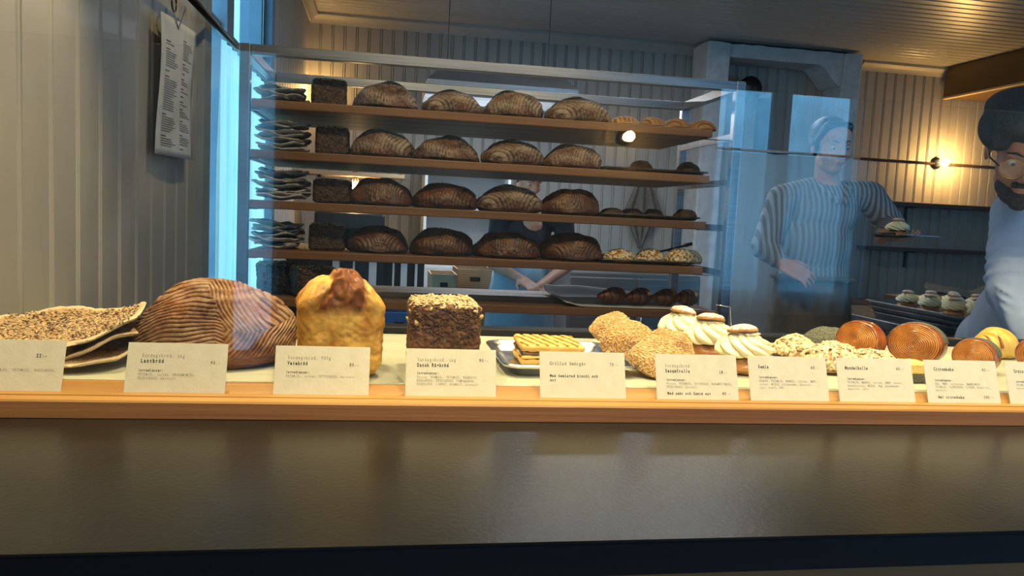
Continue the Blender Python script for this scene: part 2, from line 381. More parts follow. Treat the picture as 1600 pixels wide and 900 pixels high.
# ================================================================== SETTING
XW, YB, ZC = -.56, 6.116, 2.713
YF, XR = -3.0, 7.2
def boards(name, L, H, pitch, thick=.02, m=M['wall'], holes=()):
    """panelling: along local x, height z, front face at y=0; groove, bead, groove between boards"""
    xs = [(0, 0)]; x = 0
    while x < L-1e-6:
        e = min(x+pitch, L)
        for dx, dy in ((-.022, 0), (-.018, -.007), (-.0135, -.0005), (-.010, .0015), (-.0065, -.0005), (-.002, -.007), (0, 0)):
            if x+pitch <= L: xs.append((x+pitch+dx, dy))
        x += pitch
    if xs[-1][0] < L: xs.append((L, 0))
    bm = bmesh.new()
    def hit(xm, z):
        return any(a < xm < b and c < z < d for a, b, c, d in holes)
    zs = sorted({0, H} | {c for h in holes for c in h[2:]})
    # insert hole edges
    for h in holes:
        for hx in h[:2]:
            for i in range(len(xs)-1):
                if xs[i][0] < hx < xs[i+1][0]: xs.insert(i+1, (hx, xs[i][1])); break
    for (x0, y0), (x1, y1) in zip(xs, xs[1:]):
        for z0, z1 in zip(zs, zs[1:]):
            if hit((x0+x1)/2, (z0+z1)/2): continue
            v = [bm.verts.new(c) for c in ((x0, -y0, z0), (x1, -y1, z0), (x1, -y1, z1), (x0, -y0, z1))]; bm.faces.new(v)
            v = [bm.verts.new(c) for c in ((x1, thick, z0), (x0, thick, z0), (x0, thick, z1), (x1, thick, z1))]; bm.faces.new(v)
    bmesh.ops.remove_doubles(bm, verts=bm.verts[:], dist=1e-5)
    # close the rim
    be = [e for e in bm.edges if len(e.link_faces) == 1]
    return bm
# back wall
o = struct(link('wall_back', boards('b', XR-XW, ZC, .0885), M['wall'], loc=(XW, YB, 0)))
# left wall, panel runs from front to back; windows 1 (behind the rack) and 2 (behind the camera)
W1 = (2.64, 3.98, .55, 2.5); W2 = (-2.55, -.90, .55, 2.5)
Lw = YB-YF
bm = boards('l', Lw+.12, ZC, .12, holes=[(w[0]-YF+.074, w[1]-YF+.074, w[2], w[3]) for w in (W1, W2)])
# local x -> +Y, local y (into wall) -> -X
bmesh.ops.transform(bm, matrix=Matrix(((0, -1, 0, XW), (1, 0, 0, YF-.074), (0, 0, 1, 0), (0, 0, 0, 1))), verts=bm.verts[:])
struct(link('wall_left', bm, M['wall']))
# right wall
W4 = (-2.3, .5, .75, 2.45)
bm = boards('r', Lw, ZC, .0885, holes=[(YB-W4[1], YB-W4[0], W4[2], W4[3])])
bmesh.ops.transform(bm, matrix=Matrix(((0, 1, 0, XR), (-1, 0, 0, YB), (0, 0, 1, 0), (0, 0, 0, 1))), verts=bm.verts[:])
struct(link('wall_right', bm, M['wall']))
# front wall (behind the camera) with a double window seen in the display glass
YG = 1.094                                     # plane of the display glass
YV = 2*YG-YF
def mir(px, py): p = at(px, py, Y=YV); return p.x, p.z
fa = mir(1120, 225)[0]; fb = mir(1211, 225)[0]; fc = mir(1236, 225)[0]; fd = mir(1322, 225)[0]
W3 = (fa-.03, fd+.12, .80, 2.48)
bm = boards('f', XR-XW, ZC, .0885, holes=[(XR-W3[1], XR-W3[0], W3[2], W3[3])])
bmesh.ops.transform(bm, matrix=Matrix(((-1, 0, 0, XR), (0, -1, 0, YF), (0, 0, 1, 0), (0, 0, 0, 1))), verts=bm.verts[:])
struct(link('wall_front', bm, M['wall']))
# ceiling boards run left to right
bm = boards('c', YB-YF, XR-XW, .0885)
bmesh.ops.transform(bm, matrix=Matrix(((0, 0, 1, XW), (1, 0, 0, YF), (0, 1, 0, ZC), (0, 0, 0, 1))), verts=bm.verts[:])
bmesh.ops.recalc_face_normals(bm, faces=bm.faces[:])
struct(link('ceiling', bm, M['ceil']))
bm = bmesh.new(); box(bm, (XW-.02, YF-.02, -.1), (XR+.02, YB+.02, 0)); struct(link('floor', bm, M['floor']))
# cove trims
def cove(name, p, q, up):
    bm = bmesh.new(); d = (Vector(q)-Vector(p)); n = up
    prof = [(0, 0), (0, -.075), (.012, -.078), (.02, -.06), (.03, -.045), (.05, -.028), (.058, -.02), (.058, 0)]
    A = [bm.verts.new(Vector(p)+n*a+Vector((0, 0, b))) for a, b in prof]; B = [bm.verts.new(Vector(q)+n*a+Vector((0, 0, b))) for a, b in prof]
    k = len(prof)
    for i in range(k): bm.faces.new((A[i], A[(i+1) % k], B[(i+1) % k], B[i]))
    bm.faces.new(A); bm.faces.new(B[::-1]); bmesh.ops.recalc_face_normals(bm, faces=bm.faces[:])
    return struct(link(name, bm, M['wall'], smooth=False))
cove('trim_1', (XW, YB-.001, ZC-.001), (2.45, YB-.001, ZC-.001), Vector((0, -1, 0)))
cove('trim_2', (XW+.001, YF, ZC-.001), (XW+.001, YB-.06, ZC-.001), Vector((1, 0, 0)))
cove('trim_3', (3.87, YB-.001, ZC-.001), (XR, YB-.001, ZC-.001), Vector((0, -1, 0)))

# windows: frame with mullions, glazing, casing
def window(name, w, axis, u0, u1, z0, z1, mull, depth=.12, off=0, bars=()):
    """axis 'X': wall faces +X at x=XW ; axis 'R': wall faces -X at x=XR ; axis 'Y': wall faces +Y at y=YF"""
    bm = bmesh.new(); f = .045
    def bb(bm_, a0, a1, b0, b1, c0, c1):   # a along the wall, b depth outwards from the wall face, c height
        if axis == 'X': box(bm_, (XW-b1, a0, c0), (XW-b0, a1, c1), .003)
        elif axis == 'R': box(bm_, (XR+b0, a0, c0), (XR+b1, a1, c1), .003)
        else: box(bm_, (a0, YF-b1, c0), (a1, YF-b0, c1), .003)
    root = bpy.data.objects.new(name, None); C.objects.link(root); struct(root)
    bb(bm, u0, u0+f, .02, depth, z0, z1); bb(bm, u1-f, u1, .02, depth, z0, z1)
    bb(bm, u0, u1, .02, depth, z1-f, z1); bb(bm, u0, u1, .02, depth, z0, z0+f)
    for a, b in mull: bb(bm, a, b, .025, depth-.01, z0, z1)
    for z in bars: bb(bm, u0, u1, .05, depth-.02, z-.015, z+.015)
    link('window_frame', bm, M['frame'] , root)
    bm = bmesh.new(); bb(bm, u0+f*.5, u1-f*.5, depth*.65, depth*.65+.004, z0+f*.5, z1-f*.5); link('window_pane', bm, M['glass'], root)
    bm = bmesh.new(); c = .10
    bb(bm, u0-c, u0, -.022, .02, z0-c, z1+c); bb(bm, u1, u1+c, -.022, .02, z0-c, z1+c)
    bb(bm, u0, u1, -.022, .02, z1, z1+c); bb(bm, u0, u1, -.03, .02, z0-c, z0)
    link('window_casing', bm, M['frame'], root)
    return root
window('window_1', None, 'X', *W1, [(3.14, 3.27)], bars=(1.95,))
window('window_2', None, 'X', *W2, [], depth=.05)
window('window_3', None, 'Y', *W3, [(fb, fc)], bars=())
window('added_window_4', None, 'R', *W4, [(-.95, -.85)], bars=())  # unseen window added to let more daylight into the room
area('daylight_portal', (XR+.2, (W4[0]+W4[1])/2, (W4[2]+W4[3])/2), (0, PI/2, 0), W4[3]-W4[2], W4[1]-W4[0], 1, (1, 1, 1), True)
for w_ in (W1, W2):
    area('daylight_portal', (XW-.2, (w_[0]+w_[1])/2, (w_[2]+w_[3])/2), (0, -PI/2, 0), w_[3]-w_[2], w_[1]-w_[0], 1, (1, 1, 1), True)
area('daylight_portal', ((W3[0]+W3[1])/2, YF-.2, (W3[2]+W3[3])/2), (-PI/2, 0, PI), W3[1]-W3[0], W3[3]-W3[2], 1, (1, 1, 1), True)

# curtains and rods
def curtain(name, label, p, q, z0, z1, amp, waves, m=M['linen'], seed=0):
    p, q = Vector(p), Vector(q); L = (q-p).length; d = (q-p)/L; n = Vector((-d.y, d.x, 0))
    bm = bmesh.new(); nu = waves*14; nv = 26; G = []
    for j in range(nv+1):
        t = j/nv; z = z1+(z0-z1)*t; row = []
        for i in range(nu+1):
            s = i/nu; a = amp*(.35+.65*sst(0, .4, t))
            y = a*math.sin(2*PI*waves*(s+.03*math.sin(5*s+seed)))+a*.5*nz3((s*6, t*1.2, 0), 1, seed)
            row.append(bm.verts.new(p+d*(s*L)+n*y+Vector((0, 0, z-p.z-.0*t))))
        G.append(row)
    for A, B in zip(G, G[1:]):
        for i in range(nu): bm.faces.new((A[i], A[i+1], B[i+1], B[i]))
    return tag(link(name, bm, m, smooth=True), label, 'curtain')
curtain('cafe_curtain', 'sheer white cafe curtain gathered on the dark rod at the left window', (-.525, 2.72, 0), (-.525, 3.72, 0), .62, 1.825, .014, 10)
zr = mir(1180, 238)[1]
curtain('cafe_curtain', 'sheer white cafe curtain over the street window, seen only mirrored in the display glass', (W3[1]+.1, YF+.07, 0), (W3[0]-.12, YF+.07, 0), .7, zr-.012, .02, 13, seed=3)
rod = thing('curtain_rod', 'dark metal curtain rod running along the left wall above the paper menu', 'rod')
bm = bmesh.new(); cyl(bm, (-.513, 1.80, 1.826), (-.513, 3.9, 1.840), .010); link('pole', bm, M['blackmetal'], rod, True)
for y in (2.0, 3.82):
    bm = bmesh.new(); cyl(bm, (XW, y, 1.815), (-.513, y, 1.829), .006); cyl(bm, (XW, y, 1.815), (XW+.006, y, 1.815), .018); link('bracket', bm, M['blackmetal'], rod, True)
r2 = thing('curtain_rod', 'thin rod of the street window curtain, seen only mirrored in the display glass', 'rod')
bm = bmesh.new(); cyl(bm, (W3[0]-.15, YF+.07, zr+.005), (W3[1]+.13, YF+.07, zr+.005), .009); link('pole', bm, M['blackmetal'], r2, True)
for x in (W3[0]-.14, W3[1]+.12):
    bm = bmesh.new(); cyl(bm, (x, YF, zr+.005), (x, YF+.07, zr+.005), .006); link('bracket', bm, M['blackmetal'], r2, True)

# ================================================================== LAMPS
def bulb_lamp(label, p, d, power=18, size=.03, cat='lamp'):
    """bare bulb in a porcelain socket on a wall; d = outwards"""
    t = thing('wall_lamp', label, cat, p); d = Vector(d).normalized()
    bm = bmesh.new(); cyl(bm, (0, 0, 0), d*.012, .05, n=32); link('back_plate', bm, M['blackmetal'], t, True)
    bm = bmesh.new(); cyl(bm, d*.012, d*.055, .034, .026, n=24); link('socket', bm, M['porcelain'], t, True)
    bm = bmesh.new(); ell(bm, d*.092, (.030, .030, .030), sub=3); cyl(bm, d*.05, d*.075, .015, .022); link('bulb', bm, M['bulb'], t, True)
    l = bpy.data.lights.new('bulb_light', 'POINT'); l.energy = power; l.color = (1, .56, .16); l.shadow_soft_size = .035
    lo = bpy.data.objects.new('bulb_light', l); C.objects.link(lo); lo.parent = t; lo.location = d*.15
    return t
pr = at(1462, 255, Y=YB)
bulb_lamp('glowing bare bulb on the warm-lit back wall at right', (pr.x, YB, pr.z), (.25, -1, .02), 26)
pb = at(973, 216, Y=YV)
bulb_lamp('glowing bare bulb mirrored in the display glass in front of the rack', (pb.x, YF, pb.z), (0, 1, 0), 9)
# warm lamp in the back left corner, glass shade
bp_ = at(555, 291, Y=5.3)
t = thing('glass_pendant_lamp', 'clear glass pendant lamp glowing warm behind the third rack shelf', 'lamp', (bp_.x, 5.3, bp_.z))
bm = bmesh.new(); rings_mesh(bm, [[(r*math.cos(2*PI*k/32), r*math.sin(2*PI*k/32), z) for k in range(32)] for r, z in ((.062, -.07), (.07, -.03), (.068, .03), (.045, .07), (.02, .09))], False, True)
link('glass_shade', bm, M['glass'], t, True)
bm = bmesh.new(); ell(bm, (0, 0, 0), (.018, .018, .032), sub=3); link('bulb', bm, M['bulb'], t, True)
bm = bmesh.new(); cyl(bm, (0, 0, .03), (0, 0, .10), .014); link('socket', bm, M['brass'], t, True)

l = bpy.data.lights.new('bulb_light', 'POINT'); l.energy = 5; l.color = (1, .6, .25); l.shadow_soft_size = .03
lo = bpy.data.objects.new('bulb_light', l); C.objects.link(lo); lo.parent = t; lo.location = (0, 0, 0)
p_ = at(500, 146, Y=YB); bulb_lamp('glowing bulb on the back wall behind the rye loaf of the top rack shelf', (p_.x, YB, p_.z), (0, -1, 0), 6)
# pendant spots over the display, above the frame
def spot(x, y, z, tx, ty, power, label, ang=75):
    t = thing('ceiling_spotlight', label, 'lamp', (x, y, z), group='spotlights over the display counter')
    bm = bmesh.new(); d = (Vector((tx, ty, 1.07))-Vector((x, y, z))).normalized()
    rings_mesh(bm, [[d*s+d.to_track_quat('Z', 'Y') @ Vector((r*math.cos(2*PI*k/24), r*math.sin(2*PI*k/24), 0)) for k in range(24)] for r, s in ((.045, .06), (.045, -.07), (.02, -.10))], False, True)
    link('lamp_shade', bm, M['blackmetal'], t, True)
    bm = bmesh.new(); cyl(bm, -d*.08, (0, 0, ZC-z), .006); link('stem', bm, M['blackmetal'], t)
    l = bpy.data.lights.new('spot_light', 'SPOT'); l.energy = power; l.color = (1, .78, .40); l.spot_size = math.radians(ang); l.spot_blend = .6; l.shadow_soft_size = .03
    lo = bpy.data.objects.new('spot_light', l); C.objects.link(lo); lo.parent = t; lo.location = d*.05
    lo.rotation_euler = (-d).to_track_quat('Z', 'Y').to_euler()
for x, lb in ((-.30, 'nearest the left wall'), (.22, 'second from the left wall'), (.74, 'third from the left wall'), (1.26, 'at the right end')):
    spot(x, 1.36, 2.35, x, 1.24, 62, 'black ceiling spotlight above the back of the display slab, '+lb)
for x, lb in ((-.1, 'left one'), (.55, 'middle one'), (1.2, 'right one')):
    spot(x, .45, 2.35, x, 1.16, 50, 'black ceiling spotlight on the customer side of the counter, '+lb, 62)
for x, lb in ((.0, 'left one'), (.75, 'right one')):  # two unseen spots added to throw warm light on the rack front
    spot(x, 1.75, 2.5, x+.05, 2.75, 30, 'added unseen spotlight over the aisle to warm the rack, '+lb, 95)
def fill_panel(x, y, w, d, power, col, label):  # added out-of-view fill, brightens the kitchen and the customer side
    t = thing('fill_lamp', label, 'lamp', (x, y, ZC-.004))
    bm = bmesh.new(); box(bm, (-w/2, -d/2, -.05), (w/2, d/2, 0), .006); link('housing', bm, M['white'], t)
    a_ = area('fill_light', (0, 0, -.056), (0, 0, 0), w-.04, d-.04, power, col); a_.parent = t
fill_panel(1.5, 4.35, 1.6, .3, 22, (.86, .92, 1), 'added fill lamp over the kitchen, above the frame')
fill_panel(.7, -.7, 1.4, .3, 22, (1, .93, .82), 'added fill lamp over the customer side, behind the camera')

# ================================================================== COUNTER
def quadbox(bm, pts, z0, z1):
    A = [bm.verts.new((x, y, z0)) for x, y in pts]; B = [bm.verts.new((x, y, z1)) for x, y in pts]
    bm.faces.new(A[::-1]); bm.faces.new(B)
    for i in range(4): bm.faces.new((A[i], A[(i+1) % 4], B[(i+1) % 4], B[i]))
ZT = 1.02
tag_ = thing('service_counter', 'dark honed stone counter top across the foreground', 'counter', (0, .84, 0))
bm = bmesh.new(); quadbox(bm, [(XW+.004, .640-.84), (2.6, .655-.84), (2.6, 1.66-.84), (XW+.004, 1.66-.84)], ZT-.002, ZT)
link('worktop', bm, M['stone'], tag_)
bm = bmesh.new(); quadbox(bm, [(XW+.004, .643-.84), (2.6, .658-.84), (2.6, 1.66-.84), (XW+.004, 1.66-.84)], ZT-.034, ZT-.002)
link('dark_edge', bm, M['stone_edge'], tag_)
bm = bmesh.new(); quadbox(bm, [(XW+.004, .68-.84), (2.55, .695-.84), (2.55, 1.64-.84), (XW+.004, 1.64-.84)], 0, ZT-.034)
link('counter_front', bm, M['oak_dark'], tag_)
# oak ledge
ca = math.radians(-.76)
def ledgeY(x): return 1.035+math.tan(ca)*(x-.185)
bm = bmesh.new()
prof = [(0, 0), (0, .0205), (.0015, .023), (.011, .0258), (.0115, .0275), (.022, .0285), (.0225, .0265), (.0275, .0265), (.048, .0365), (.053, .037), (.053, 0)]
x0, x1 = XW+.003, 2.4
A = [bm.verts.new((x0, ledgeY(x0)+a, ZT+.0005+b)) for a, b in prof]; B = [bm.verts.new((x1, ledgeY(x1)+a, ZT+.0005+b)) for a, b in prof]
k = len(prof)
for i in range(k): bm.faces.new((A[i], A[(i+1) % k], B[(i+1) % k], B[i])).material_index = 1 if i < 1 else 0  # front face takes the darker oak, its shade put into the colour
bm.faces.new(A[::-1]); bm.faces.new(B); bmesh.ops.recalc_face_normals(bm, faces=bm.faces[:])
tag(link('oak_ledge', bm, [M['oak'], M['oak_dark']]), 'long oak ledge holding the price cards', 'ledge')
ZS = 1.058
bm = bmesh.new(); quadbox(bm, [(x0, ledgeY(x0)+.054), (x1, ledgeY(x1)+.054), (x1, 1.54), (x0, 1.54)], ZT+.001, ZS)
tag(link('display_slab', bm, M['slab']), 'pale green stone slab under the breads on display', 'slab')
bm = bmesh.new(); box(bm, (x0, 1.542, ZT+.001), (x1, 1.585, ZS+.015), .003)
tag(link('back_rail', bm, M['stone_edge']), 'dark rail along the back of the display slab', 'rail')
# glass screen
gt = thing('glass_screen', 'clear upright glass screen standing in front of the breads', 'screen', (0, YG, ZS))
bm = bmesh.new(); box(bm, (XW+.004, -.002, .0005), (2.3, .002, .439), .0006); link('glass_pane', bm, M['glass'], gt)

# ================================================================== PRICE CARDS
_gc = {}
def glyph(ch, bold):
    k = (ch, bold)
    if k in _gc: return _gc[k]
    cu = bpy.data.curves.new('g', 'FONT'); cu.body = ch; cu.size = 1; cu.offset = .035 if bold else .006; cu.resolution_u = 2
    o = bpy.data.objects.new('g', cu); C.objects.link(o)
    bpy.context.view_layer.update()
    dg = bpy.context.evaluated_depsgraph_get(); me = bpy.data.meshes.new_from_object(o.evaluated_get(dg))
    V = [tuple(v.co) for v in me.vertices]; F = [tuple(p.vertices) for p in me.polygons]
    bpy.data.objects.remove(o); bpy.data.curves.remove(cu); bpy.data.meshes.remove(me)
    if V:
        a = min(v[0] for v in V); b = max(v[0] for v in V); cx = (a+b)/2; wd = b-a
        s = min(1, .60/wd) if wd else 1
        V = [((x-cx)*s, y, 0) for x, y, z in V]
        hw = .12 if bold else .10
        def bar(xa, xb, y):   # typewriter slab
            n = len(V); V.extend([(xa, y, 0), (xb, y, 0), (xb, y+.065, 0), (xa, y+.065, 0)]); F.append((n, n+1, n+2, n+3))
        w2 = wd*s/2
        if ch in 'il1': bar(-.24, .24, 0)
        if ch in 'il': bar(-.20, 0, .47 if ch == 'i' else .66)
        if ch in 'nmhrkVTYfpAÅÄ' : 
            if ch in 'nmhkAÅÄ': bar(-w2-.07, -w2+.16, 0); bar(w2-.16, w2+.07, 0)
            elif ch in 'TYf': bar(-.16, .16, 0)
            elif ch == 'r': bar(-w2-.08, -w2+.25, 0)
            elif ch == 'p': bar(-w2-.08, -w2+.22, -.21)
            elif ch == 'V': bar(-w2-.06, -w2+.2, .64); bar(w2-.2, w2+.06, .64)
        if ch in 'bd': bar(-w2-.05 if ch == 'b' else w2-.16, -w2+.12 if ch == 'b' else w2+.1, .66 if ch == 'b' else 0)
    _gc[k] = (V, F); return _gc[k]
def typed(bm, txt, x, y, pitch, h, bold=False):
    s = h/.7
    for i, ch in enumerate(txt):
        if ch == ' ': continue
        V, F = glyph(ch, bold); cx = x+(i+.5)*pitch
        sxx = min(s, pitch*1.45)
        nv = [bm.verts.new((cx+v[0]*sxx*.95, y+v[1]*s, 0)) for v in V]
        for f in F:
            try: bm.faces.new([nv[k] for k in f])
            except ValueError: pass
CW, CH = .125, .0673
PX = CW/141.0
def card(xc, label, dark, faint, tilt=0, w=CW):
    y = ledgeY(xc)+.0235
    t = thing('price_card', label, 'price card', (xc, y, ZT+.0270), rot=(math.radians(90-19), 0, math.radians(tilt)), group='price cards on the oak ledge')
    bm = bmesh.new(); box(bm, (-w/2, 0, -.0007), (w/2, CH, 0), .0002); link('card_sheet', bm, M['card'], t)
    runs = [(l, M['ink']) for l in dark]+[(l, M['inkgrey']) for l in faint]; small = [l for l, m in runs if l[4] <= H2 and not l[5]]
    jobs = [('price' if ':-' in l[0] else 'ingredients_heading' if l[0].startswith('Ingr') else 'product_name' if l[4] > 5 else 'serving_note', [l], m) for l, m in runs if l not in small]
    if small: jobs.append(('ingredients_text', small, M['inkgrey']))
    for nm, lines, m in jobs:
        bm = bmesh.new()
        for txt, lx, ly, p, h, b in lines: typed(bm, txt, -w/2+lx*PX, CH-ly*PX*CH/ (78*PX), p*PX, h*PX, b)
        o_ = link(nm, bm, m, t); o_.location = (0, 0, .00025)
    return t
T = 3.8; S = 2.68; H1 = 5.2; H2 = 3.7
def ingr(lines, y, head=41.5):
    return [('Ingredienser:', 17, head, S, H2, True)], [(l, 17, head+6.3+5.6*i, S, H2, False) for i, l in enumerate(lines)]
def xb(l, r): a = at(l, 612, Z=ZT+.0385); b = at(r, 614, Z=ZT+.0385); return (at(l, 613, Y=1.0585).x+at(r, 615, Y=1.0585).x)/2
d, f = ingr(['VETEMJÖL, vatten, GRAHAMSMJÖL,', 'VETESURDEG, havssalt'], 0, 44)
card(xb(190, 350), 'cream card reading Lantbröd, in front of the big round loaf', d+[('Lantbröd', 19, 30.5, 4.1, 5.6, True), ('90:-', 117, 32, T, H1, False)], f+[('Surdegsbröd, 1kg', 20, 22, T, H1, False)])
d, f = ingr(['VETEMJÖL, vatten, VETESURDEG, havssalt'], 0, 43)
card(xb(425, 577), 'cream card reading Vetebröd, in front of the golden tin loaf', d+[('Vetebröd', 18, 30, T, 5.6, True), ('80:-', 110, 31, T, H1, False)], f+[('Surdegsbröd, 900g', 18, 21, T, H1, False)])
d, f = ingr(['Vatten, RÅGMJÖL, VETEMJÖL, RÅGKROSS,', 'RÅGSURDEG, VETESURDEG, PUMPAKÄRNA,', 'SOLROSFRÖ, LINFRÖ, RÅGMALT, havssalt'], 0, 41)
card(xb(633, 776), 'cream card reading Dansk Rågbröd, in front of the seeded rye loaf', d+[('Dansk Rågbröd', 17, 29, T, 5.4, True), ('90:-', 114, 20, T, H1, False)], f+[('Surdegsbröd, 1kg', 17, 20, T, H1, False)])
card(xb(848, 975), 'cream card reading Grillad Smörgås, in front of the toasted sandwich', [('Grillad Smörgås', 16, 22, 4.0, H1, False), ('79:-', 115, 23, 3.8, H1, False), ('Med hemlagad kimchi och', 16, 42, 3.45, 4.4, True), ('ost', 16, 49, 3.45, 4.4, True)], [])
d, f = ingr(['Vatten, VETEMJÖL, VETEKROSS, DURUMVETEMJÖL,', 'VETESURDEG, havssalt'], 0, 45)
card(xb(1027, 1153), 'cream card reading Sesamfralla, in front of the sesame buns', d+[('Sesamfralla', 16, 31, 3.9, 5.4, True), ('18:-', 109, 32, T, H1, False), ('Med smör och Comté ost', 18, 68, 3.4, 4.4, True), ('40:-', 112, 68, T, H1, False)], f+[('Surdegsbröd', 16, 22, 3.9, H1, False)])
d, f = ingr(['GRÄDDE, VETEMJÖL, MANDEL, vatten, SMÖR,', 'socker, MJÖLK, kardemumma, havssalt,', 'jäst, kanel, ÄGG'], 0, 38)
card(xb(1173, 1293), 'cream card reading Semla, in front of the front cream bun', d+[('Semla', 17, 21, 3.9, 5.4, True), ('60:-', 112, 21, T, H1, False)], f)
d, f = ingr(['VETEMJÖL, MANDEL, vatten, SMÖR, socker,', 'mandelessens, MJÖLK, ÄGG, kardemumma,', 'havssalt, jäst'], 0, 38)
card(xb(1309, 1428), 'cream card reading Mandelbulle, in front of the almond buns', d+[('Mandelbulle', 15, 20, 3.9, 5.4, True), ('60:-', 111, 20, T, H1, False)], f)
d, f = ingr(['ÄGG, SMÖR, strösocker, MANDELMJÖL,', 'VETEMJÖL, FLORSOCKER, CITRON, bakpulver,', 'havssalt'], 0, 38)
card(xb(1445, 1560), 'cream card reading Citronkaka, in front of the round pastries', d+[('Citronkaka', 18, 19, 3.9, 5.4, True), ('43:-', 112, 19, T, H1, False), ('Hel citronkaka', 20, 68, 3.6, 4.6, True), ('340:-', 108, 68, T, H1, False)], f)
d, f = ingr(['VETEMJÖL, SMÖR, vatten, MJÖLK,', 'havssalt, socker, jäst'], 0, 38)
card(xb(1572, 1572)+CW/2, 'cream card reading Croissant, cut off by the right edge of the photo', d+[('Croissant', 16, 20, 3.9, 5.4, True)], f)
card(xb(88, 93)-CW/2, 'cream card reading 22:-, leftmost beside the crispbread', [('22:-', 102, 26, T, H1, True)], [('VETEMJÖL, RÅGMJÖL, VETEMJÖL, RÅGSURDEG,', 18, 47, 2.9, H2, False), ('havssalt', 18, 53, 2.9, H2, False)])

# ================================================================== BREADS ON DISPLAY
def boule_fn(kind, seed, amp=.0035, fl=1.0):
    def fn(u, v, w):
        lump = nz3((u, v, w), 1.6, seed)*.012
        top = sst(-.25, .2, w)
        a = math.atan2(v, u)
        if kind == 'fan':          # slashes curving away from a centre seam
            q = abs(v+.08*math.sin(3*u+seed)); c = u*3.2+q*2.6-q*q*1.6+.25*nz3((u, v, w), 2, seed)
            c2 = c*4.2
        elif kind == 'arcs':       # nested arcs
            c2 = 17*math.sqrt((u+.9)**2*.8+(v*.9)**2+.25*w*w)+.35*nz3((u, v, w), 2.5, seed)
        elif kind == 'leaf':
            q = abs(u-.1+.1*v); c2 = (v*1.6-q*2.0)*5.2+.3*nz3((u, v, w), 2, seed)
        else:                      # 'cross' : parallel arcs on one side, chevrons on the other
            if u < .02+.12*math.sin(4*v): c2 = 15.0*(w*.9+.25*abs(u)+.06*math.sin(3*u))*1.35+2.6*v+1.5*nz3((u, v, w), 2.2, seed)
            else: q = abs(w-.45+.1*math.sin(4*u)); c2 = (u*2.4+q*1.6)*6.8+1.4*nz3((u, v, w), 2.2, seed)
        ph = frc(c2); g = sst(.0, .16, ph)*(1-sst(.72, 1.0, ph))          # ridge between two cuts
        d = lump+(g-.6)*amp*top*1.6*(.5+.9*max(0, .5+nz3((u, v, w), 3, seed+8)))+nz3((u, v, w), 9, seed)*.0016
        ring = .5+.5*math.sin(22*math.hypot(u, v)+3*nz3((u, v, w), 2, seed))
        f = (.18+.55*g)*top*fl*(.45+.55*ring)*(.55+.9*max(0, .5+nz3((u, v, w), 1.3, seed+5)))
        return d, max(0, f), (1-g)*top
    return fn
# big country loaf
c0 = at(342, 440, Y=1.262); lz = (c0.z-ZS)/1.19
t = thing('sourdough_loaf', 'large round brown country loaf with curved slashes, behind the Lantbröd card', 'bread', (c0.x, 1.262, ZS), rz=.15)
dome('crust', .1215, .112, lz, boule_fn('cross', 3, .0026, .50), M['boule'], 480, 240, t, over=.6, sq=.88)

# golden tin loaf
def tin_fn(co, n):
    x, y, z = co; h = .122
    off = Vector((0, 0, 0)); k = max(0, z/h)
    off.x += x*(.05*k+.01); off.y += y*.03*k
    upn = sst(.55, .95, k)
    dx = 1-min(1, (abs(x)/.058)**2.2); dy = 1-min(1, (abs(y)/.085)**3)
    off.z += upn*(.020*dx*dy+.002)
    off.x += -upn*.5*x*sst(.75, 1, k)*.35
    # burst crust between two curved seams
    sx_ = x+.006-.10*(z-.10)*0
    l = -.022+.006*math.sin(z*60)+.25*(z-.118); r_ = .030+.35*(z-.105)
    if z > .085:
        s1 = (x-l)/.006; s2 = (r_-x)/.006
        ins = sst(-1, 1, s1)*sst(-1, 1, s2)*sst(.078, .098, z)
        edge = math.exp(-(s1*1.3)**2)+math.exp(-(s2*1.3)**2)
        off.z += ins*.006*(1+1.2*nz3(co, 60, 2)); off += n*(ins*.004*nz3(co, 110, 1)-edge*.004*sst(.08, .1, z)+ (1-ins)*.002*sst(.085, .1, z))
    else: ins = 0
    off += n*(.0024*nz3(co, 60, 4)+.0013*nz3(co, 150, 5)+.003*nz3(co, 18, 6))
    sc = ins*(.75+.5*nz3(co, 45, 3))+.55*sst(.07, .10, z)*max(0, .25+nz3(co, 28, 8))*1.4
    f = (1-ins)*(.25*sst(.105, .14, z+off.z)+.2*max(0, nz3(co, 40, 9)+.1))
    return off, f, min(1, max(0, sc))
c0 = at(529, 587, Z=ZS)
t = thing('tin_loaf', 'tall golden tin loaf with a scorched burst top, behind the Vetebröd card', 'bread', (c0.x-.002, 1.172, ZS+.001), rz=math.radians(7))
rbox('crust', .113, .125, .120, .024, 90, tin_fn, M['tin'], t)

# seeded rye loaf
def rye_fn(seed, amp=.0016, lean=0):
    def fn(co, n):
        off = n*(amp*1.2*nz3(co, 130, seed)+amp*nz3(co, 260, seed+1)+.002*nz3(co, 22, seed+2))
        return off, max(0, nz3(co, 200, seed+4)-.1), 0
    return fn
c0 = at(690, 590, Z=ZS)
t = thing('rye_loaf', 'dark square rye loaf topped with sunflower seeds, behind the Dansk Rågbröd card', 'bread', (at(689, 560, Y=1.19).x, 1.185, ZS+.001), rz=math.radians(1))
ry = rbox('crumb', .100, .13, .108, .011, 80, rye_fn(2), M['rye'], t)
scatter(ry, 620, grain(.0095, .0042, .0022), M['seed_sun'], 'sunflower_seeds', t, lambda c, n: n.z > .55 and c.z > .09, 3, .0004)
scatter(ry, 900, grain(.0048, .0024, .0014), M['seed_dark'], 'linseeds', t, lambda c, n: c.z > .066+.006*math.sin(c.x*130) and n.z < .7 and c.z < .106, 4, .0002)
scatter(ry, 4, grain(.014, .0085, .003), M['seed_pump'], 'pumpkin_seeds', t, lambda c, n: c.z > .07 and n.z < .6 and n.y < -.2 and .075 < c.z < .100 and (c.x < -.015 or c.x > .035), 23, .0008)

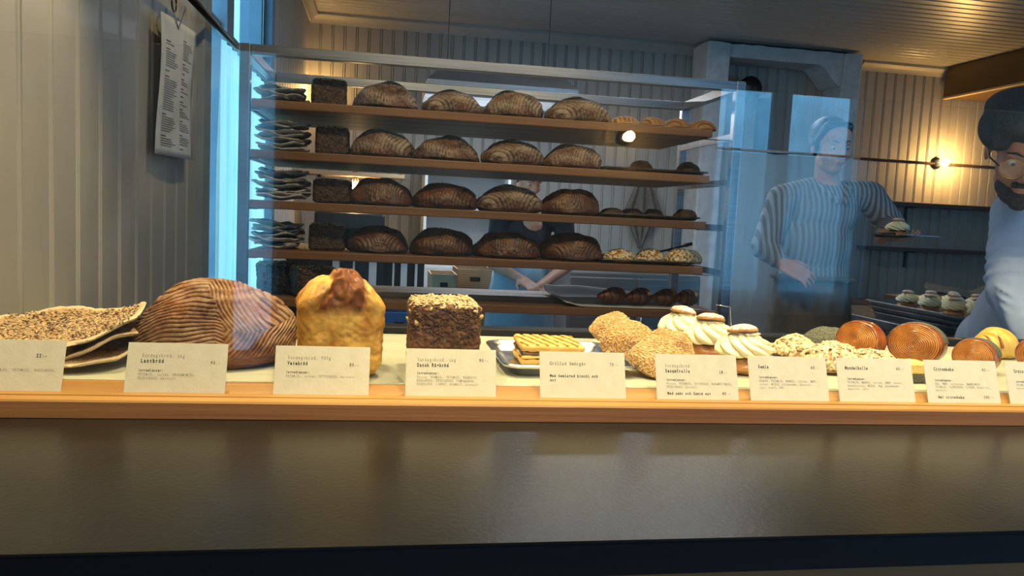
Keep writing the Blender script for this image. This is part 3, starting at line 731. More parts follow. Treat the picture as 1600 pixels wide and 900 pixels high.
# crispbread stack
def crisp(name, w, d, m, seed, thick=.006, curl=(0, 0), wave=.008, nu=90, nv=46, parent=None, rough=.0016, edgelift=0):
    """wavy irregular sheet of crispbread with thickness"""
    bm = bmesh.new(); A = []
    def P(a, r):
        rr = 1+.10*nz3((math.cos(a), math.sin(a), 0), 1.6, seed)+.035*nz3((math.cos(a), math.sin(a), 0), 7, seed)
        x, y = math.cos(a)*r, math.sin(a)*r
        sq = 1/max(.8, (abs(math.cos(a))**3+abs(math.sin(a))**3)**(1/3))
        x, y = x*rr*sq*w/2*.93, y*rr*sq*d/2*.93
        z = wave*1.6*nz3((x/w*2.4, y/d*2.4, 0), 1, seed+3)+curl[0]*(x/w*2)**2*(1 if x > 0 else .55)+curl[1]*(y/d*2)**2
        z += r**3*wave*.45*nz3((math.cos(a)*1.6, math.sin(a)*1.6, 1), 1.5, seed+9)+edgelift*x/w
        return Vector((x, y, z))
    rows = {1: [], -1: []}
    for s in (1, -1):
        cen = P(0, 0); cen.z += s*thick/2; cv = bm.verts.new(cen); A.append(.3); prev = None
        for j in range(1, nv+1):
            r = j/nv; th = thick*math.sqrt(max(0, 1-(max(0, r-.93)/.07)**2)) if r > .93 else thick
            row = []
            for i in range(nu):
                p = P(2*PI*i/nu, r); nn = nz3(p, 180, seed)+.6*nz3(p, 420, seed+1)
                p.z += s*th/2+(rough*nn if s > 0 else rough*.4*nn); row.append(bm.verts.new(p)); A.append((.15+.9*sst(.86, .97, r) if s > 0 else .9)+max(0, nn)*.3)
            if prev is None:
                for i in range(nu): bm.faces.new((cv, row[i], row[(i+1) % nu]) if s > 0 else (cv, row[(i+1) % nu], row[i]))
            else:
                for i in range(nu):
                    q = (prev[i], row[i], row[(i+1) % nu], prev[(i+1) % nu]); bm.faces.new(q if s > 0 else q[::-1])
            prev = row
        rows[s] = prev
    for i in range(nu): bm.faces.new((rows[1][i], rows[-1][i], rows[-1][(i+1) % nu], rows[1][(i+1) % nu]))
    o = link(name, bm, m, parent, True); setattr_(o.data, 'flour', A); return o
xs_ = (at(20, 520, Y=1.25).x+at(228, 520, Y=1.25).x)/2
specs = [('bottom', 1, .012, .004, 0, .205, .17), ('middle', 2, .0335, .02, 3, .205, .175), ('top', 5, .062, .036, 6, .212, .20)]
for i, (nm, sd, zz, cu, dy, w_, d_) in enumerate(specs):
    o = crisp('crispbread', w_, d_, M['flat'], sd, .0055, (.012+.010*i, .006), .010, 150, 70, edgelift=.004+.008*i)
    o.location = (xs_-.004, 1.205+.006*i, ZS+zz*.62+.008); o.rotation_euler = (math.radians(4+2*i), math.radians(1), .12*i-.1)
    if i == 2: scatter(o, 900, grain(.0065, .0032, .0016), M['seed_sun'], 'oat_flakes', o, lambda c, n: n.z > .5 and abs(c.x) < .088 and abs(c.y) < .082, 8, .0002); scatter(o, 700, grain(.0055, .0028, .0014), M['seed_dark'], 'linseeds', o, lambda c, n: n.z > .5 and abs(c.x) < .088 and abs(c.y) < .082, 9, .0001)
    tag(o, ['pale crispbread sheet at the bottom of the stack by the left wall', 'pale crispbread sheet in the middle of the stack by the left wall', 'seed-covered crispbread sheet on top of the stack by the left wall'][i], 'crispbread', 'crispbreads on the display slab')

# small steel tray with the toasted sandwich
def tray(name, label, w, d, h, loc, rz=0, m=M['steel'], rr=.02, cat='tray', rim=.006, slope=.012):
    bm = bmesh.new()
    rg = [rrect(w-2*slope-.002, d-2*slope-.002, rr*.7, 0), rrect(w-slope*.6, d-slope*.6, rr, h-.003), rrect(w+rim*2, d+rim*2, rr+rim, h-.003), rrect(w+rim*2+.002, d+rim*2+.002, rr+rim, h), rrect(w+rim*2-.001, d+rim*2-.001, rr+rim, h+.0022),
          rrect(w, d, rr, h+.0018), rrect(w-.004, d-.004, rr, h-.002), rrect(w-2*slope, d-2*slope, rr*.7, .004), rrect(w-2*slope-.006, d-2*slope-.006, rr*.6, .0015)]
    rings_mesh(bm, rg); o = link(name, bm, m, smooth=True, loc=loc, rot=(0, 0, rz))
    mod = o.modifiers.new('edge', 'EDGE_SPLIT'); mod.split_angle = math.radians(50)
    return tag(o, label, cat)
TX = at(782, 575, Y=1.20).x
tray('steel_tray', 'small rectangular steel tray under the toasted sandwich', .20, .225, .017, (TX+.104, 1.262, ZS+.0005), 0)
def toast_fn(seed):
    def fn(co, n):
        off = n*(.0012*nz3(co, 50, seed)+.0007*nz3(co, 150, seed))
        tp = sst(.5, .9, abs(n.z)); st = frc((co.y*.3+co.x)*62)
        g = math.exp(-((st-.5)/.13)**2)*tp
        return off-Vector((0, 0, 1))*g*.0018*(1 if n.z > 0 else -1), 1.25*g+(.25*max(0, nz3(co, 60, seed+2))*tp), 0
    return fn
sx0 = at(803, 545, Y=1.27).x; sx1 = at(908, 545, Y=1.27).x
t = thing('toasted_sandwich', 'grilled sandwich with dark grill stripes, lying on the small steel tray', 'sandwich', ((sx0+sx1)/2-.002, 1.262, ZS+.0055), rz=math.radians(-2), group=None)
def slab_part(name, z0, z1, w, d, m, fn, rx=0, rr=.007):
    o = rbox(name, w, d, z1-z0, min(rr, (z1-z0)/2*.95), 40, fn, m, t); o.location = (0, 0, z0); o.rotation_euler = (rx, 0, 0); return o
slab_part('bread_slice', 0, .012, .104, .105, M['toast'], toast_fn(4))
slab_part('cheese_filling', .0115, .016, .100, .106, M['cheese'], lambda co, n: (n*(.002*nz3(co, 40, 2)), 0, 0), rr=.0025)
slab_part('kimchi_filling', .0155, .023, .101, .104, M['kimchi'], lambda co, n: (n*(.003*nz3(co, 70, 3)), 0, 0), rr=.004)
slab_part('bread_slice', .022, .035, .104, .105, M['toast'], toast_fn(9), math.radians(1))

# sesame buns
def bun_fn(seed, am=.006):
    def fn(u, v, w):
        return nz3((u, v, w), 1.7, seed)*am+nz3((u, v, w), 7, seed)*.0012, 0, max(0, nz3((u, v, w), 3, seed))
    return fn
def sesame_bun(label, loc, rx, ry, rz_, rot, seed, cheese=False, n=2600):
    t = thing('sesame_bun', label, 'bun', loc, rot=rot, group='sesame buns on the display slab')
    b = dome('crust', rx, ry, rz_, bun_fn(seed), M['bunskin'], 90, 46, t, over=.7)
    scatter(b, n, grain(.0036, .0022, .0012), M['sesame'], 'sesame_seeds', t, lambda c, nn: c.z > rz_*.12, seed, .0002)
    if cheese:
        o = crisp('cheese_slice', rx*2.1, ry*2.0, M['cheese'], seed, .0022, (0, 0), .004, 60, 14, t, rough=0); o.location.z = rz_*.26
        o = dome('lower_half', rx*.96, ry*.96, rz_*.25, bun_fn(seed+3, .002), M['bunbrown'], 60, 16, t, over=1.2)
    return t
Bn = lambda px, py, Y: at(px, py, Y=Y)
p = Bn(953, 520, 1.42); sesame_bun('rearmost sesame bun, leaning at the back left of the sesame bun pile', (p.x, 1.42, ZS+.014), .044, .042, .046, (math.radians(22), math.radians(18), .1), 11)
p = Bn(984, 540, 1.305); sesame_bun('sesame bun with a cheese slice showing, in the middle of the pile', (p.x, 1.315, ZS+.006), .050, .046, .050, (math.radians(8), math.radians(4), .2), 12, True)
p = Bn(1012, 560, 1.195); sesame_bun('frontmost sesame bun, half behind the Sesamfralla card', (p.x+.006, 1.185, ZS+.004), .043, .046, .046, (math.radians(6), math.radians(12), -.2), 13)
p = Bn(1045, 555, 1.21); sesame_bun('sesame bun beside the cream buns, right end of the sesame pile', (p.x+.012, 1.245, ZS+.008), .044, .046, .048, (math.radians(4), math.radians(-6), .4), 14)

# cream buns (semla)
def swirl(name, R, H, seed, parent, m=M['cream'], ridges=8, tw=1.7):
    bm = bmesh.new(); nu, nv = 180, 40; rows = []
    for j in range(nv+1):
        t_ = j/nv
        prof = R*(math.sin(PI*min(1, .16+.84*t_)**.9)**.5 if t_ < .97 else .25)*(1-.38*t_)+R*.06
        if t_ > .92: prof = R*.50*(1-(t_-.92)/.08*.4)
        row = []
        for i in range(nu):
            a = 2*PI*i/nu; k = ridges*(a+tw*t_*1.1+.18*math.sin(2*a+seed)+.10*math.sin(5*t_+seed))
            rd = abs(math.sin(k/2))**.8
            rr = prof*(1+.24*(rd-.5))*(1+.07*nz3((math.cos(a), math.sin(a), t_*1.5), 1.4, seed))
            row.append(bm.verts.new((rr*math.cos(a), rr*math.sin(a), H*t_+.004*nz3((math.cos(a), math.sin(a), t_), 1.5, seed+2))))
        rows.append(row)
    for A, B in zip(rows, rows[1:]):
        for i in range(nu): bm.faces.new((A[i], A[(i+1) % nu], B[(i+1) % nu], B[i]))
    bm.faces.new(rows[0][::-1]); bm.faces.new(rows[-1])
    return link(name, bm, m, parent, True)
def semla(label, loc, seed, rot=(0, 0, 0), tilt=(0, 0), s=1.0, lidoff=(0, 0), group='cream buns on the display slab'):
    t = thing('cream_bun', label, 'cream bun', loc, rot=rot, group=group, scale=s)
    dome('bun', .043, .043, .046, bun_fn(seed, .003), M['bunbrown'], 70, 36, t, over=.75, belly=.5)
    for ch in t.children: ch.scale = (1.04, 1.04, .60)
    f = crisp('filling', .076, .076, M['filling'], seed+2, .007, (0, 0), .003, 60, 10, t, rough=.002); f.location.z = .031
    sw = swirl('cream', .051, .044, seed, t); sw.location.z = .032
    ld = dome('lid', .028, .028, .0135, lambda u, v, w: (nz3((u, v, w), 2, seed)*.001, (.35+.75*max(0, .35+nz3((u, v, w), 4, seed)))*sst(.1, .5, w), 0), M['sugar'], 60, 24, t, over=.35)
    ld.location = (lidoff[0], lidoff[1], .0735); ld.rotation_euler = (tilt[0], tilt[1], 0)
    return t
for (px, pyl, Y, sd, tl, lo_, lb) in ((1071, 480, 1.46, 1, (.12, .10), (0, 0), 'cream bun at the back left of the three, behind the sesame buns'),
                               (1114, 491, 1.345, 2, (.10, .14), (0, 0), 'middle cream bun of the three, its lid slightly tilted'),
                               (1170, 509, 1.215, 3, (.12, .12), (.006, 0), 'front cream bun with a sugared lid, between the Sesamfralla and Semla cards')):
    p = at(px, pyl, Y=Y); p2 = p.z-.0865*1.0
    semla(lb, (p.x-.004, Y, ZS+.0005), sd, (0, 0, sd*.9), tl, s=(p.z-ZS)/.0865, lidoff=lo_)
# thin wire price holder standing by the cream buns
w0 = at(1144, 515, Y=1.30)
t = thing('wire_holder', 'thin bent wire holder standing up behind the front cream bun', 'wire holder', (w0.x, 1.30, ZS))
bm = bmesh.new(); pt = at(1141, 480, Y=1.30); pt2 = at(1119, 476, Y=1.30)
tube(bm, [(0, 0, 0), (0, 0, (pt.z-ZS)*.5), (pt.x-w0.x, 0, pt.z-ZS), (pt2.x-w0.x, 0, pt2.z-ZS)], .0007, 8); cyl(bm, (0, 0, 0), (0, 0, .002), .012, n=24)
link('wire', bm, M['steel'], t, True)

# almond buns and the seeded roll behind
def almond_bun(label, px, py, Y, rx, ry, rz_, seed, n=330, rz=0, tilt=0):
    p = at(px, py, Y=Y); t = thing('almond_bun', label, 'bun', (p.x, Y, ZS+.001), rot=(tilt, 0, rz), group='almond buns on the display slab')
    b = dome('crust', rx, ry, rz_, bun_fn(seed, .006), M['almondbase'], 80, 40, t, over=.7)
    scatter(b, n, flake(.0135, .0085, .0009), M['almond'], 'almond_flakes', t, lambda c, nn: c.z > rz_*.25, seed, .001)
    return t
almond_bun('flaked almond bun behind the front cream bun', 1243, 540, 1.38, .042, .042, .027, 21)
almond_bun('flaked almond bun seen between the Semla and Mandelbulle cards', 1297, 570, 1.235, .046, .042, .036, 22)
almond_bun('low flaked almond bun partly behind the Mandelbulle card', 1362, 570, 1.205, .046, .045, .030, 23)
almond_bun('flaked almond bun in the second row beside the glossy pastry', 1305, 548, 1.335, .038, .038, .026, 25, 260)
def seeded_roll(label, px, py, Y, rx, ry, rz_, seed, rz=0, ty=0):
    p = at(px, py, Y=Y); t = thing('seeded_roll', label, 'roll', (p.x, Y, ZS+.004), rot=(0, ty, rz))
    dome('crust', rx, ry, rz_, bun_fn(seed, .003), M['poppy'], 70, 36, t, over=.8)
seeded_roll('flat seeded roll behind the almond buns', 1292, 545, 1.475, .055, .035, .034, 31)

# laminated round pastries
def pastry(label, px, py, Y, R, T_, rot, seed, poppy=0, lean=0):
    p = at(px, py, Y=Y); t = thing('round_pastry', label, 'pastry', (p.x, Y, ZS+R*.93), rot=rot, group='laminated round pastries on the display slab')
    bm = bmesh.new(); nu, nv = 160, 60; A = []; rows = []
    # disc standing on its rim, axis along local -y (front face) : bulged face with a spiral of layers
    for j in range(1, nv+1):
        r = j/nv; row = []
        for i in range(nu):
            a = 2*PI*i/nu; sp = r*13.0+a/(2*PI)+.12*nz3((math.cos(a), math.sin(a), r*3), 1.5, seed); g = abs(math.sin(PI*sp))
            bulge = T_*.14*(1-r**2.4); x = R*r*math.cos(a)*(1.12 if R < .038 else 1.24); z = R*r*math.sin(a)
            y = -(T_*.5+bulge)+.0016*(1-g)*(r < .97)+.0012*nz3((x, z, 0), 70, seed)
            row.append(bm.verts.new((x, y, z))); A.append(((1-g)**1.6)*1.0+.35*max(0, nz3((x*3, z*3, 0), 14, seed)))
        rows.append(row)
    cv = bm.verts.new((0, -(T_*.5+T_*.14), 0)); A.append(.6)
    for i in range(nu): bm.faces.new((cv, rows[0][(i+1) % nu], rows[0][i]))
    for P_, Q in zip(rows, rows[1:]):
        for i in range(nu): bm.faces.new((P_[i], P_[(i+1) % nu], Q[(i+1) % nu], Q[i]))
    bm.faces.new(rows[-1])
    o = link('layered_face', bm, M['lam'], t, True); setattr_(o.data, 'flour', A)
    bm = bmesh.new(); rg = []
    for yy, k in ((-.52, .955), (-.50, 1.0), (-.3, 1.045), (0, 1.06), (.3, 1.04), (.47, .97), (.56, .82), (.6, .5), (.6, .1)):
        rg.append([((R*k*(1+.02*nz3((math.cos(2*PI*i/96), math.sin(2*PI*i/96), yy), 2, seed)))*math.cos(2*PI*i/96)*(1.12 if R < .038 else 1.24), T_*yy, R*k*math.sin(2*PI*i/96)) for i in range(96)])
    rings_mesh(bm, rg, False, True); link('glossy_rim', bm, M['rim'], t, True)
    if poppy:
        bm = bmesh.new(); rg = []
        for yy, k in ((-.30, 1.05), (-.22, 1.085), (0, 1.10), (.3, 1.085), (.47, 1.02), (.60, .84), (.64, .4)):
            rg.append([(R*k*math.cos(math.radians(10+160*i/48))*(1.12 if R < .038 else 1.24), T_*yy, R*k*math.sin(math.radians(10+160*i/48))) for i in range(49)])
        R_ = [[bm.verts.new(q) for q in r] for r in rg]
        for P_, Q in zip(R_, R_[1:]):
            for i in range(48): bm.faces.new((P_[i], P_[i+1], Q[i+1], Q[i]))
        bmesh.ops.recalc_face_normals(bm, faces=bm.faces[:])
        o = link('poppy_seed_coat', bm, M['poppy'], t, True); md = o.modifiers.new('s', 'SOLIDIFY'); md.thickness = .0015
    return t
pastry('glossy round laminated pastry without seeds, leftmost of the round pastries', 1345, 540, 1.37, .037, .040, (math.radians(-6), 0, math.radians(-60)), 1)
pastry('glossy round laminated pastry with a poppy seed back, second from the left', 1432, 548, 1.335, .0385, .046, (math.radians(-4), 0, math.radians(-50)), 2, 1)
pastry('low laminated pastry with poppy seeds between the last two cards', 1525, 566, 1.25, .031, .046, (math.radians(-4), 0, math.radians(-55)), 3, 1)
pastry('laminated pastry cut off by the right edge of the photo', 1622, 562, 1.28, .032, .042, (math.radians(-6), 0, math.radians(-45)), 4)
p = at(1542, 548, Y=1.43); t = thing('yellow_roll', 'yellow glazed roll with dark slashes, behind the poppy seed pastries at right', 'roll', (p.x+.01, 1.42, ZS+.001), rz=.2, scale=(.92, .92, .80))
o = dome('crust', .052, .045, .062, lambda u, v, w: (nz3((u, v, w), 2, 4)*.003-.004*math.exp(-((u+.35+.2*v)/.07)**2)-.004*math.exp(-((u+.7+.2*v)/.07)**2), 0, 0), M['lemon'], 90, 46, t, over=.7)
bm = bmesh.new()
for k in (-.35, -.7):
    pts = [(.052*(k-.2*math.sin(a))*.98, -.045*math.sin(a)*math.sqrt(1-k*k)*.97, .008+.062*max(0, math.cos(a))*math.sqrt(1-k*k)*1.0) for a in [(-1.2+2.4*i/16) for i in range(17)]]
    tube(bm, pts, .0026, 8)
link('dark_slashes', bm, M['rim'], t, True)
# lemon cake slice between the two cards
p = at(1431, 585, Y=1.15); t = thing('lemon_cake', 'yellow lemon cake with a dark base, seen between the Mandelbulle and Citronkaka cards', 'cake', (p.x, 1.165, ZS), rz=0, scale=(.8, .9, .68))
rbox('base_layer', .06, .05, .022, .004, 20, lambda co, n: (n*.001*nz3(co, 80, 1), 0, 0), M['poppy'], t)
o = rbox('crumb', .058, .05, .028, .006, 20, lambda co, n: (n*.001*nz3(co, 80, 2), 0, 0), M['cake'], t); o.location.z = .0215

# ================================================================== BREAD RACK
RA = math.radians(-1.1); RD = Vector((math.cos(RA), math.sin(RA), 0)); RN = Vector((-RD.y, RD.x, 0))
RO = at(382, 120, Y=2.70); RO.z = 0
def rk(px, py, dy=0):
    """photo point -> (x along the rack, z) on the upright plane dy behind the rack front"""
    d = RT*((px-800)/FPX)-UP*((py-450)/FPX)+_f; P0 = RO+RN*dy
    t = P0.dot(RN)/d.dot(RN); p = Vector((0, 0, CZ))+d*t
    return (p-P0).dot(RD), p.z
def rw(x, dy, z): return RO+RD*x+RN*dy+Vector((0, 0, z))
RWD = rk(1154, 200)[0]; RH = rk(700, 101)[1]+.020; RDEP = .57; PW = .034
rack = thing('bakery_rack', 'tall brushed steel rack with five wooden shelves full of dark bread', 'rack', RO, RA)
def rpost(x, y, nm='post'):
    bm = bmesh.new(); box(bm, (x-PW/2, y, .02), (x+PW/2, y+PW, RH), .003)
    o = link(nm, bm, M['rack_steel'], rack)
    bm = bmesh.new(); cyl(bm, (x, y+PW/2, 0), (x, y+PW/2, .025), .022); link('foot', bm, M['black'], o, True)
for x, y in ((0, 0), (RWD, 0), (0, RDEP-PW), (RWD, RDEP-PW)): rpost(x, y)
for nm, a, b in (('top_rail', (PW/2, .001, RH-PW), (RWD-PW/2, PW-.001, RH-.001)), ('top_rail', (PW/2, RDEP-PW+.001, RH-PW), (RWD-PW/2, RDEP-.001, RH-.001)),
                 ('side_rail', (-PW/2+.001, PW, RH-PW), (PW/2-.001, RDEP-PW, RH-.001)), ('side_rail', (RWD-PW/2+.001, PW, RH-PW), (RWD+PW/2-.001, RDEP-PW, RH-.001))):
    bm = bmesh.new(); box(bm, a, b, .002); link(nm, bm, M['rack_steel'], rack)
SZ = [(rk(392, 156)[1]+rk(1115, 200)[1])/2, (rk(390, 235)[1]+rk(1109, 272)[1])/2, (rk(387, 315)[1]+rk(1102, 343)[1])/2, (rk(386, 393)[1]+rk(1097, 414)[1])/2, (rk(600, 474)[1]+rk(1030, 482)[1])/2]
SE = rk(1112, 240)[0]; TH = .028
for i, z in enumerate(SZ):
    bm = bmesh.new(); x1_ = SE if i < 4 else RWD-.02
    for k in range(4):
        box(bm, (.022, .002+k*.1415, z-TH), (x1_, .002+(k+1)*.1415-.0015, z), .003)
    link('wooden_shelf', bm, M['shelf'], rack)
    for x in (.012, RWD-.012):
        bm = bmesh.new(); s_ = 1 if x < .1 else -1
        box(bm, (x-.004, PW, z-TH-.004), (x+.004, RDEP-PW, z-TH+.02)); box(bm, (min(x, x+s_*(.03 if s_ > 0 else RWD-SE+.0)), PW, z-TH-.004), (max(x, x+s_*(.03 if s_ > 0 else RWD-SE)), PW+.02, z-TH-.001))
        link('shelf_bracket', bm, M['steel_dark'], rack)

protos = {}
def rack_boule(row, k, x0, x1, yt, seed, kind, m, label, dy=.125):
    a, zt = rk(x0, yt, dy); b, _ = rk(x1, yt, dy); w = b-a; h = zt-SZ[row]
    key = (kind, m)
    p = rw((a+b)/2, dy, SZ[row]+.0008); sc = (w/.2, .95, h/.09)
    if key not in protos:
        t = thing('round_loaf', label, 'bread', p, seed*.35, group='round loaves on the rack', scale=sc)
        t.rotation_euler = (0, 0, (seed % 3-1)*.16)
        dome('crust', .1, .1, .0785, boule_fn(kind, seed, .0026, .55), M[m], 200, 90, t, over=.55, belly=.28, sq=.78); protos[key] = t
    else: dup(protos[key], label, p, ((seed*7) % 5-2)*.14, scale=sc, group='round loaves on the rack')
ordn = ['leftmost', 'second from left', 'third from left', 'rightmost']
shn = ['top', 'second', 'third', 'fourth', 'lowest']
B_ = [[(555, 655, 128), (660, 752, 141), (757, 850, 142), (852, 953, 152)],
      [(548, 648, 202), (648, 750, 212), (751, 851, 218), (851, 941, 225)],
      [(546, 644, 277), (645, 746, 286), (745, 848, 289), (847, 940, 294)],
      [(542, 640, 352), (641, 740, 356), (740, 844, 361), (844, 944, 363)]]
kd = ['fan', 'leaf', 'arcs', 'leaf', 'arcs', 'fan', 'leaf', 'arcs', 'fan', 'arcs', 'leaf', 'fan', 'leaf', 'arcs', 'fan', 'leaf']
for r, row in enumerate(B_):
    for k, (x0, x1, yt) in enumerate(row):
        m = 'boule_mid' if r < 2 or (r == 2 and k == 2) else 'boule_dark'
        rack_boule(r, k, x0, x1, yt, r*4+k+1, kd[r*4+k], m, '%s scored round loaf, %s of four on the %s rack shelf' % ('floury' if m == 'boule_mid' else 'dark', ordn[k], shn[r]))
# rye loaves
rye0 = None
for r, x0, x1, yt, dy, lb in ((0, 484, 540, 121, .16, 'on the top rack shelf'), (1, 492, 545, 196, .14, 'on the second rack shelf'), (2, 489, 548, 279, .14, 'on the third rack shelf'), (3, 481, 538, 349, .14, 'on the fourth rack shelf'),
                              (4, 400, 470, 411, .20, 'at the left end of the lowest rack shelf'), (4, 454, 522, 417, .10, 'on the lowest rack shelf, in front of another rye loaf')):
    a, zt = rk(x0, yt, dy-.06); b, _ = rk(x1, yt, dy-.06); z = SZ[r]; p = rw((a+b)/2, dy, z+.0008); sc = ((b-a)/.12, 1.0, (zt-z)/.11)
    lb = 'dark square rye loaf '+lb
    if rye0 is None:
        rye0 = thing('rye_loaf', lb, 'bread', p, .1, group='rye loaves on the rack', scale=sc)
        q = rbox('crumb', .118, .13, .108, .014, 60, lambda co, n: (n*(.0022*nz3(co, 110, 3)+.0018*nz3(co, 230, 5)+.004*nz3(co, 16, 2))+Vector((0, 0, .005*sst(.5, 1, co.z/.108)*(1-(co.x/.06)**2))), max(0, nz3(co, 200, 4)-.1), 0), M['rye_dark'], rye0)
        scatter(q, 260, grain(.009, .004, .002), M['seed_sun'], 'sunflower_seeds', rye0, lambda c, n: n.z > .5 and c.z > .09, 6, .0002)
    else: dup(rye0, lb, p, [.1, 0, -.05, .03, .35, .2, 0][r], scale=sc)
# crispbread stacks
cr = [crisp('crispbread', .20, .24, M['flat_grey'], 40+i, .0075, (.009, .003), .009, 110, 26, rough=.0025) for i in range(3)]
for q in cr: tag(q, 'x', 'crispbread')
first = True; nth = ['bottom sheet', 'second sheet up', 'third sheet up', 'fourth sheet up', 'fifth sheet up', 'sixth sheet up', 'seventh sheet up', 'eighth sheet up']
used_cr = set()
for r, x0, x1, yt, n in ((0, 400, 482, 132, 4), (1, 398, 488, 184, 7), (2, 397, 487, 260, 8), (3, 391, 477, 341, 7)):
    a, zt = rk(x0, yt, .14); b, _ = rk(x1, yt, .14); z = SZ[r]+.006; w = b-a; step = (zt-z-.012)/(n-.4)
    for i in range(n):
        q = cr[(i*2+r) % 3]
        if id(q) in used_cr: q = q.copy(); C.objects.link(q)
        else: used_cr.add(id(q))
        q.location = rw((a+b)/2+random.uniform(-.004, .004), .145+random.uniform(-.01, .01), z+step*i+.004)
        q.rotation_euler = (random.uniform(-.025, .025), random.uniform(-.025, .025), (i*1.9+r) % 1.2-.6+(PI if (i+r) % 2 else 0)); q.scale = (w/.215*random.uniform(.92, 1.0), .9, 1)
        q['label'] = 'grey wavy crispbread, %s of the stack on the %s rack shelf' % ('topmost' if i == n-1 else nth[i], shn[r]); q['group'] = 'crispbread stack on the %s rack shelf' % shn[r]
# small breads at the right of the shelves
sb0 = None
for i, (x0, x1, yt) in enumerate(((955, 999, 180), (1001, 1038, 182), (1039, 1078, 184), (1082, 1116, 187))):
    a, zt = rk(x0, yt, .07); b, _ = rk(x1, yt, .07); p = rw((a+b)/2, .075, SZ[0]+.0008); sc = ((b-a)/.1, 1, (zt-SZ[0])/.05)
    lb = 'small striped roll, %s of four on the top rack shelf' % ordn[i]
    if i == 0:
        sb0 = thing('small_roll', lb, 'roll', p, group='small rolls on the top rack shelf', scale=sc)
        dome('crust', .05, .05, .0425, lambda u, v, w: ((-.0022*math.exp(-((frc(u*3.4+.3)-.5)/.16)**2)*sst(-.1, .3, w))+nz3((u, v, w), 2, 3)*.002, .7*math.exp(-((frc(u*3.4+.3)-.5)/.18)**2)*sst(-.1, .3, w), 0), M['smallbun'], 80, 36, sb0, over=.6, belly=.3)
    else: dup(sb0, lb, p, i*.5, scale=sc)
def rack_tray(row, x0, x1, label, dy0=.02, dep=.42, h=.012):
    a = rk(x0, 300, dy0)[0]; b = rk(x1, 300, dy0)[0]
    o = tray('baking_tray', label, (b-a)-.012, dep-.012, h, rw((a+b)/2, dy0+dep/2+.005, SZ[row]+.0006), RA, M['steel_dark'], .012, 'tray'); o['group'] = 'baking trays on the rack'
rack_tray(1, 944, 1108, 'dark baking tray under two small breads on the second rack shelf')
rack_tray(2, 942, 1100, 'dark baking tray under four small dark loaves on the third rack shelf')
rack_tray(3, 944, 1096, 'dark baking tray under almond pastries on the fourth rack shelf')
mb = None
for i, (r, x0, x1, yt, dy, mt, lb) in enumerate(((1, 983, 1023, 250, .2, 'smallbun', 'small brown loaf, left one on the tray of the second rack shelf'), (1, 1054, 1097, 252, .16, 'smallbun', 'small dark loaf, right one on the tray of the second rack shelf'),
        (2, 942, 972, 324, .12, 'smallbun', 'small dark loaf, leftmost on the tray of the third rack shelf'), (2, 972, 1004, 325, .14, 'smallbun', 'small dark loaf, second on the tray of the third rack shelf'),
        (2, 1006, 1036, 326, .14, 'smallbun', 'small dark loaf, third on the tray of the third rack shelf'), (2, 1052, 1090, 326, .12, 'smallbun', 'small dark loaf, rightmost on the tray of the third rack shelf'))):
    a, zt = rk(x0, yt, dy); b, _ = rk(x1, yt, dy); p = rw((a+b)/2, dy, SZ[r]+.0028); sc = ((b-a)/.1, 1, max(.5, (zt-SZ[r]-.002)/.05))
    if mb is None:
        mb = thing('small_loaf', lb, 'bread', p, group='small loaves on the rack trays', scale=sc)
        dome('crust', .05, .045, .0425, bun_fn(77, .006), M['rye_dark'], 70, 34, mb, over=.6, belly=.3)
    else: dup(mb, lb, p, i*.6, scale=sc)
ap = None
for i, (x0, x1, yt, dy) in enumerate(((946, 992, 389, .08), (996, 1038, 388, .09), (1042, 1082, 388, .08), (1070, 1096, 391, .16))):
    a, zt = rk(x0, yt, dy); b, _ = rk(x1, yt, dy); p = rw((a+b)/2, dy, SZ[3]+.0028); sc = ((b-a)/.1, 1, (zt-SZ[3]-.002)/.05)
    lb = 'dark almond pastry, %s of four on the fourth rack shelf tray' % ordn[i]
    if ap is None:
        ap = thing('almond_pastry', lb, 'pastry', p, group='almond pastries on the rack', scale=sc)
        q = dome('crust', .05, .05, .042, bun_fn(61, .006), M['bunbrown'], 60, 30, ap, over=.6, belly=.3)
        scatter(q, 180, flake(.014, .009, .001), M['almond'], 'almond_flakes', ap, lambda c, n: c.z > .012, 9, .001)
    else: dup(ap, lb, p, i*.8, scale=sc)
# tongs on the fourth shelf tray
a = rk(1052, 391, .12); b = rk(1080, 381, .12)
t = thing('tongs', 'dark tongs lying across the almond pastries on the fourth rack shelf', 'tongs', rw(a[0]-.02, .12, a[1]))
bm = bmesh.new(); d_ = rw(b[0], .12, b[1])-t.location
for s_ in (-1, 1): tube(bm, [(-.06, s_*.012, -.012), (0, s_*.010, 0), d_+Vector((0, s_*.003, 0))], [.002, .003, .005], 8)
link('arms', bm, M['blackmetal'], t, True)
bm = bmesh.new(); tube(bm, [d_*.72, d_*1.03], .007, 10); link('handle', bm, M['black'], t, True)
